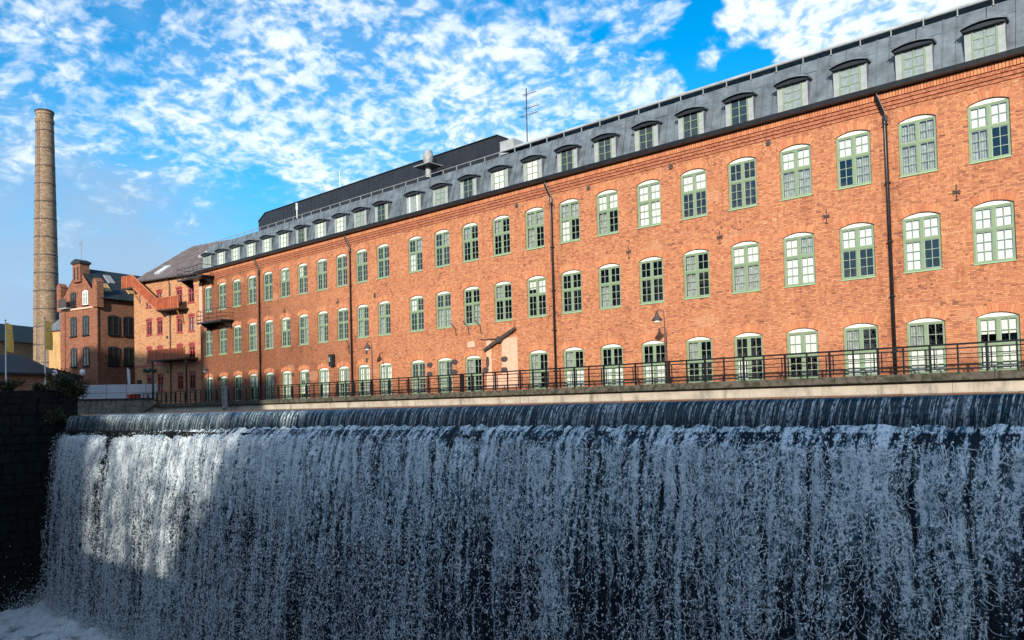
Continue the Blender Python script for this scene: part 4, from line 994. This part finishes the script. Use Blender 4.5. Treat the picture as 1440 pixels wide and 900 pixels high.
# ------------------------------------------------------------------ factory chimney
ch = thing('factory_chimney', 'tall round tapering yellow-brown brick chimney with iron bands', 'chimney', (-111.05, -1.18, .5))
MB().lathe([(1.56, -1), (1.52, 6), (1.42, 14), (1.30, 22), (1.16, 30), (1.06, 36.0), (1.02, 37.2), (1.10, 37.3), (1.10, 37.7), (1.0, 37.8), (1.0, 38.3), (1.07, 38.4), (1.05, 38.75), (.8, 38.75)], (0, 0), 40).build('shaft', M_chim, ch, smooth=False)
for z in np.arange(3.2, 37, 2.35):
    r_ = np.interp(z, [-1, 6, 14, 22, 30, 36], [1.56, 1.52, 1.42, 1.30, 1.16, 1.06])+.025
    MB().lathe([(r_, z), (r_+.02, z+.03), (r_, z+.11)], (0, 0), 40).build('iron_band', M_iron, ch)
MB().lathe([(1.12, 38.72), (1.14, 38.8), (1.0, 38.95), (.75, 38.95)], (0, 0), 40).build('cap', M_iron, ch)
MB().tube([(.2, 0, 38.8), (.2, 0, 40.0)], .03, 5).build('lightning_rod', M_steel, ch)
lad = MB(); 
for s_ in (-.2, .2): lad.tube([(1.58*math.cos(-1.0)+s_, 1.58*math.sin(-1.0)-.12, 3), (1.05*math.cos(-1.0)+s_, 1.05*math.sin(-1.0)-.1, 37.5)], .03, 4)
lad.build('ladder', M_iron, ch)
ch.scale = (1, 1, .981)

# ------------------------------------------------------------------ flags, globe lamps, sheds, far houses
def flag(x, y, z0, h, label):
    o = thing('flagpole', label, 'flag', (x, y, z0), 0, 'yellow flags on the far bank')
    MB().tube([(0, 0, 0), (0, 0, h)], .085, 8, .045).build('pole', M_white, o); MB().lathe([(.03, h), (.09, h+.06), (.03, h+.14)], (0, 0), 8).build('finial', M_iron, o)
    n, k = 9, 14; P = np.zeros((n, k, 3)); c, s_ = math.cos(.6), math.sin(.6)
    for i in range(n):
        for j in range(k):
            u_, v_ = i/(n-1)*.75, j/(k-1)*2.75
            w_ = .12*math.sin(u_*7+v_*1.3)*u_; d = .35*u_*(1-.1*v_)
            P[i, j] = (.06+u_*c - w_*s_*.6, u_*s_+w_*c, h-.15-v_-d*.9)
    f_ = gridmesh('cloth', P, M_yellow, o)
    e_ = MB().quad(*[(.5*c+.16*a*c, .5*s_+.16*a*s_-.09, h-1.05+.22*b) for a, b in ((-1, 0), (0, -1), (1, 0), (0, 1))]); e_.build('emblem', M_black, o)
    MB().quad(*[(.5*c+.08*a*c, .5*s_+.08*a*s_-.10, h-1.05+.11*b) for a, b in ((-1, 0), (0, -1), (1, 0), (0, 1))]).build('emblem', M_white, o)
flag(-83.1, -10.3, .5, 8.1, 'yellow flag on the white pole in front of the chimney')
flag(-85.9, -12.8, .5, 8.0, 'yellow flag on the white pole in front of the low gabled shed')
for x, y, lb in ((-87.95, -7.87, 'white globe lamp at the foot of the chimney'), (-85.82, -5.99, 'white globe lamp in front of the gabled brick house')):
    o = thing('globe_lamp', lb, 'lamp', (x, y, .55), 0, 'globe lamps on the far bank')
    MB().tube([(0, 0, 0), (0, 0, 2.75)], .06, 8).build('pole', M_black, o); MB().lathe([(.02, 2.70), (.16, 2.78), (.25, 2.94), (.28, 3.08), (.25, 3.22), (.16, 3.36), (.02, 3.42)], (0, 0), 16).build('globe', M_lamp, o, smooth=True)
sh = thing('gabled_shed', 'low grey brick shed with a shallow gable on the far bank', 'shed', (-92, -16.2, .5), rad(18))
MB().box((-8, 0, -.5), (3.4, 9, 3.1)).prism([(-8, 3.1), (3.4, 3.1), (-2.3, 5.2)], 0, 9, 'y').build('wall', M_bbrick, sh)
MB().prism([(-8.4, 3.0), (-2.3, 5.2), (3.8, 3.0), (3.8, 3.25), (-2.3, 5.5), (-8.4, 3.25)], -.4, 9.3, 'y').build('roof', M_roofd, sh)
wn = MB().box((-.9, -.05, 1.0), (.9, .0, 2.3)).build('window', M_metal2, sh)
for i in range(4):
    for j in range(2): MB().box((-.82+i*.42, -.07, 1.08+j*.6), (-.46+i*.42, -.05, 1.6+j*.6)).build('pane', M_dark, wn)
def far_house(x, y, wdt, dep, h, mat, roofm, rise, label, rz, rows, cols_):
    o = thing('far_house', label, 'house', (x, y, .5), rad(rz), 'houses beyond the chimney')
    MB().box((-wdt/2, 0, -1), (wdt/2, dep, h)).build('wall', mat, o)
    if rise: MB().prism([(-wdt/2-.4, h), (wdt/2+.4, h), (0, h+rise)], -.4, dep+.4, 'y').build('roof', roofm, o)
    else: MB().box((-wdt/2-.3, -.3, h), (wdt/2+.3, dep+.3, h+.5)).build('roof', roofm, o)
    wm = MB().box((-.6, -.06, 0), (.6, 0, 1.5)).mesh('window', M_white); pm_ = MB().box((-.5, -.08, .1), (.5, -.06, 1.4)).mesh('pane', M_dark)
    for i in range(cols_):
        for j in range(rows):
            q = link('window', wm, o, (-wdt/2+wdt*(i+.5)/cols_, 0, h-2.4-j*3.0)); link('pane', pm_, q)
    return o
far_house(-118.5, -6.5, 5, 14, 8.6, M_bbrick, M_roofd, 2.6, 'narrow grey-brown house close behind the chimney', 28, 2, 2)
far_house(-185, -18, 14, 12, 23, M_fence, M_metal2, 0, 'pale flat-roofed block with a mast above the other roofs', 35, 4, 5)
far_house(-150, -20, 9, 9, 10, M_cbrick, M_roofd, 3, 'red house with a dark gable roof beyond the shed', 30, 2, 3)
far_house(-160, -30, 16, 10, 14.5, M_bbrick, M_roofb, 4, 'brown-roofed long house beyond the flags', 30, 3, 5)
far_house(-150, -12, 8, 9, 13, M_bbrick, M_roofb, 3.5, 'buff house with brown roof behind the red house', 28, 3, 3)
ms = thing('roof_mast', 'thin white mast standing above the pale flat-roofed block', 'mast', (-186, -16, 24)); MB().tube([(0, 0, -.5), (0, 0, 7)], .25, 6, .12).build('pole', M_white, ms)
MB().box((-.6, -.6, -.5), (.6, .6, .2)).build('foot', M_steel, ms)

# ------------------------------------------------------------------ shrubs on the abutment
def leafmat():
    mt, t, bs, _ = newmat('leaves'); co = objco(t)
    oi = t.node('ShaderNodeNewGeometry').outputs['Random Per Island']
    t.put(bs.inputs['Base Color'], t.ramp(oi, [(0, (.018, .028, .012)), (.6, (.05, .06, .022)), (1, (.10, .085, .03))])); t.put(bs.inputs['Roughness'], .6); return mt
M_leaf = leafmat()
def bush(x, y, z, rx, rz_, nleaf, label, seed, nstem=14):
    o = thing('bush', label, 'bush', (x, y, z)); r = random.Random(seed); st_ = MB(); lf = MB()
    tips = []
    for i in range(nstem):
        a = r.uniform(0, 6.28); q = r.uniform(.3, 1)*rx; top = (math.cos(a)*q, math.sin(a)*q, r.uniform(.35, 1)*rz_)
        mid = (top[0]*.4, top[1]*.4, top[2]*.6); st_.tube([(0, 0, -.1), mid, top], .03, 5, .008); tips.append((mid, top))
    for i in range(nleaf):
        m_, t_ = r.choice(tips); k = r.random(); p = Vector(m_)*(1-k)+Vector(t_)*k + Vector((r.gauss(0, .28), r.gauss(0, .28), r.gauss(0, .25)))*rx*.45
        d = Vector((r.gauss(0, 1), r.gauss(0, 1), r.gauss(0, .7))).normalized(); e_ = d.orthogonal().normalized(); L = r.uniform(.05, .12)
        lf.quad(p-d*L, p+e_*L*.4, p+d*L, p-e_*L*.4)
    st_.build('stems', M_wood, o); kind(lf.build('leaves', M_leaf, o), 'stuff'); return o
bush(-56.2, -17.6, .2, 1.5, 2.0, 5200, 'dark straggly bush on the abutment at the end of the fall', 4, 22)
bush(-55.9, -18.6, -1.2, 1.1, 1.0, 2200, 'low weeds hanging from the abutment stones beside the fall', 8)
bush(-57.8, -20.5, .9, .9, .8, 1600, 'sprawling weeds along the coping of the abutment', 10)
bush(-58.5, -18.3, .7, .8, .9, 1300, 'small dry bush on the paving of the abutment', 9)

# ------------------------------------------------------------------ the near bank, with unseen buildings and trees added to shade the fall
def shade_building(x0, x1, y0, y1, top, label):  # unseen building, placed and sized to block the sun
    o = thing('shade_building', label, 'building', ((x0+x1)/2, y1, -2.1)); wdt = x1-x0; d = y1-y0; h = top+2.1
    MB().box((-wdt/2, -d, 0), (wdt/2, 0, h)).build('wall', M_pale, o)
    MB().box((-wdt/2-.3, -d-.3, h), (wdt/2+.3, .3, h+.4)).build('roof', M_roofd, o)
    wm = MB().box((-.7, 0, 0), (.7, .06, 2.1)).mesh('window', M_green); pm_ = MB().box((-.6, .06, .1), (.6, .08, 2.0)).mesh('pane', M_dark)
    for i in range(int(wdt/3.2)):
        for j in range(int(h/4)): 
            q = link('window', wm, o, (-wdt/2+1.6+i*3.2, 0, 1.2+j*4)); link('pane', pm_, q)
shade_building(-15, 40, -62, -40.5, 8.6, 'long low unseen building behind the viewer, added to shade the fall')
shade_building(-50, -38, -60, -40, 17.4, 'unseen building beyond the gap, height set to shade the far end of the mill')
shade_building(-78, -50, -66, -41, 22.6, 'tallest unseen building, height set to shade the stair house and gabled house')
def shade_tree(x, y, h, r_, dens, label, seed):  # unseen tree, leaf count set for the dappled light it lets through
    o = thing('tree', label, 'tree', (x, y, -2.1), 0, 'unseen trees added to dapple the light'); q = random.Random(seed); tr = MB(); lf = MB()
    tr.tube([(0, 0, -.2), (.1, 0, h*.3), (0, .1, h*.6), (.1, 0, h*.9)], .32, 8, .06)
    for i in range(12):
        a_ = q.uniform(0, 6.28); z0 = h*q.uniform(.2, .75); tr.tube([(0, 0, z0), (math.cos(a_)*r_*.5, math.sin(a_)*r_*.5, z0+h*.1), (math.cos(a_)*r_*.9, math.sin(a_)*r_*.9, z0+h*.14)], .09, 5, .02)
    for i in range(dens):
        k = q.random(); z0 = h*(.16+.86*k); rr_ = r_*math.sin(math.pi*min(1, .18+.82*k))**.7
        a_ = q.uniform(0, 6.28); w_ = rr_*math.sqrt(q.random()); p = Vector((math.cos(a_)*w_, math.sin(a_)*w_, z0))
        d = Vector((q.gauss(0, 1), q.gauss(0, 1), q.gauss(0, 1))).normalized(); e_ = d.orthogonal().normalized(); L = q.uniform(.12, .28)
        lf.quad(p-d*L, p+e_*L*.5, p+d*L, p-e_*L*.5)
    tr.build('trunk', M_wood, o); kind(lf.build('crown', M_leaf, o), 'stuff')
ROW = ['first', 'second', 'third', 'fourth', 'fifth', 'sixth', 'seventh', 'eighth', 'ninth', 'tenth']
for i, (x, n_) in enumerate(((-17.5, 3200), (-20.5, 1300), (-23.5, 600), (-26.5, 450), (-29.5, 600), (-32.5, 1000), (-35.5, 1800))):
    shade_tree(x, -44+.5*(i % 2), 11.2+.3*(i % 3), 3.9, n_, ROW[i]+' unseen thin tree from the low building, added to dapple light on the fall', 40+i)
qn = thing('near_quay_wall', 'stone wall of the near bank below the viewer', 'wall', (0, -36.3, POOL-1)); MB().box((-56, -1.5, 0), (14, 0, -2.12-POOL+1)).build('wall_face', M_stone, qn); MB().box((-56, -.6, -2.12-POOL+1), (14, .05, -2.0-POOL+1)).build('coping', M_stone, qn)
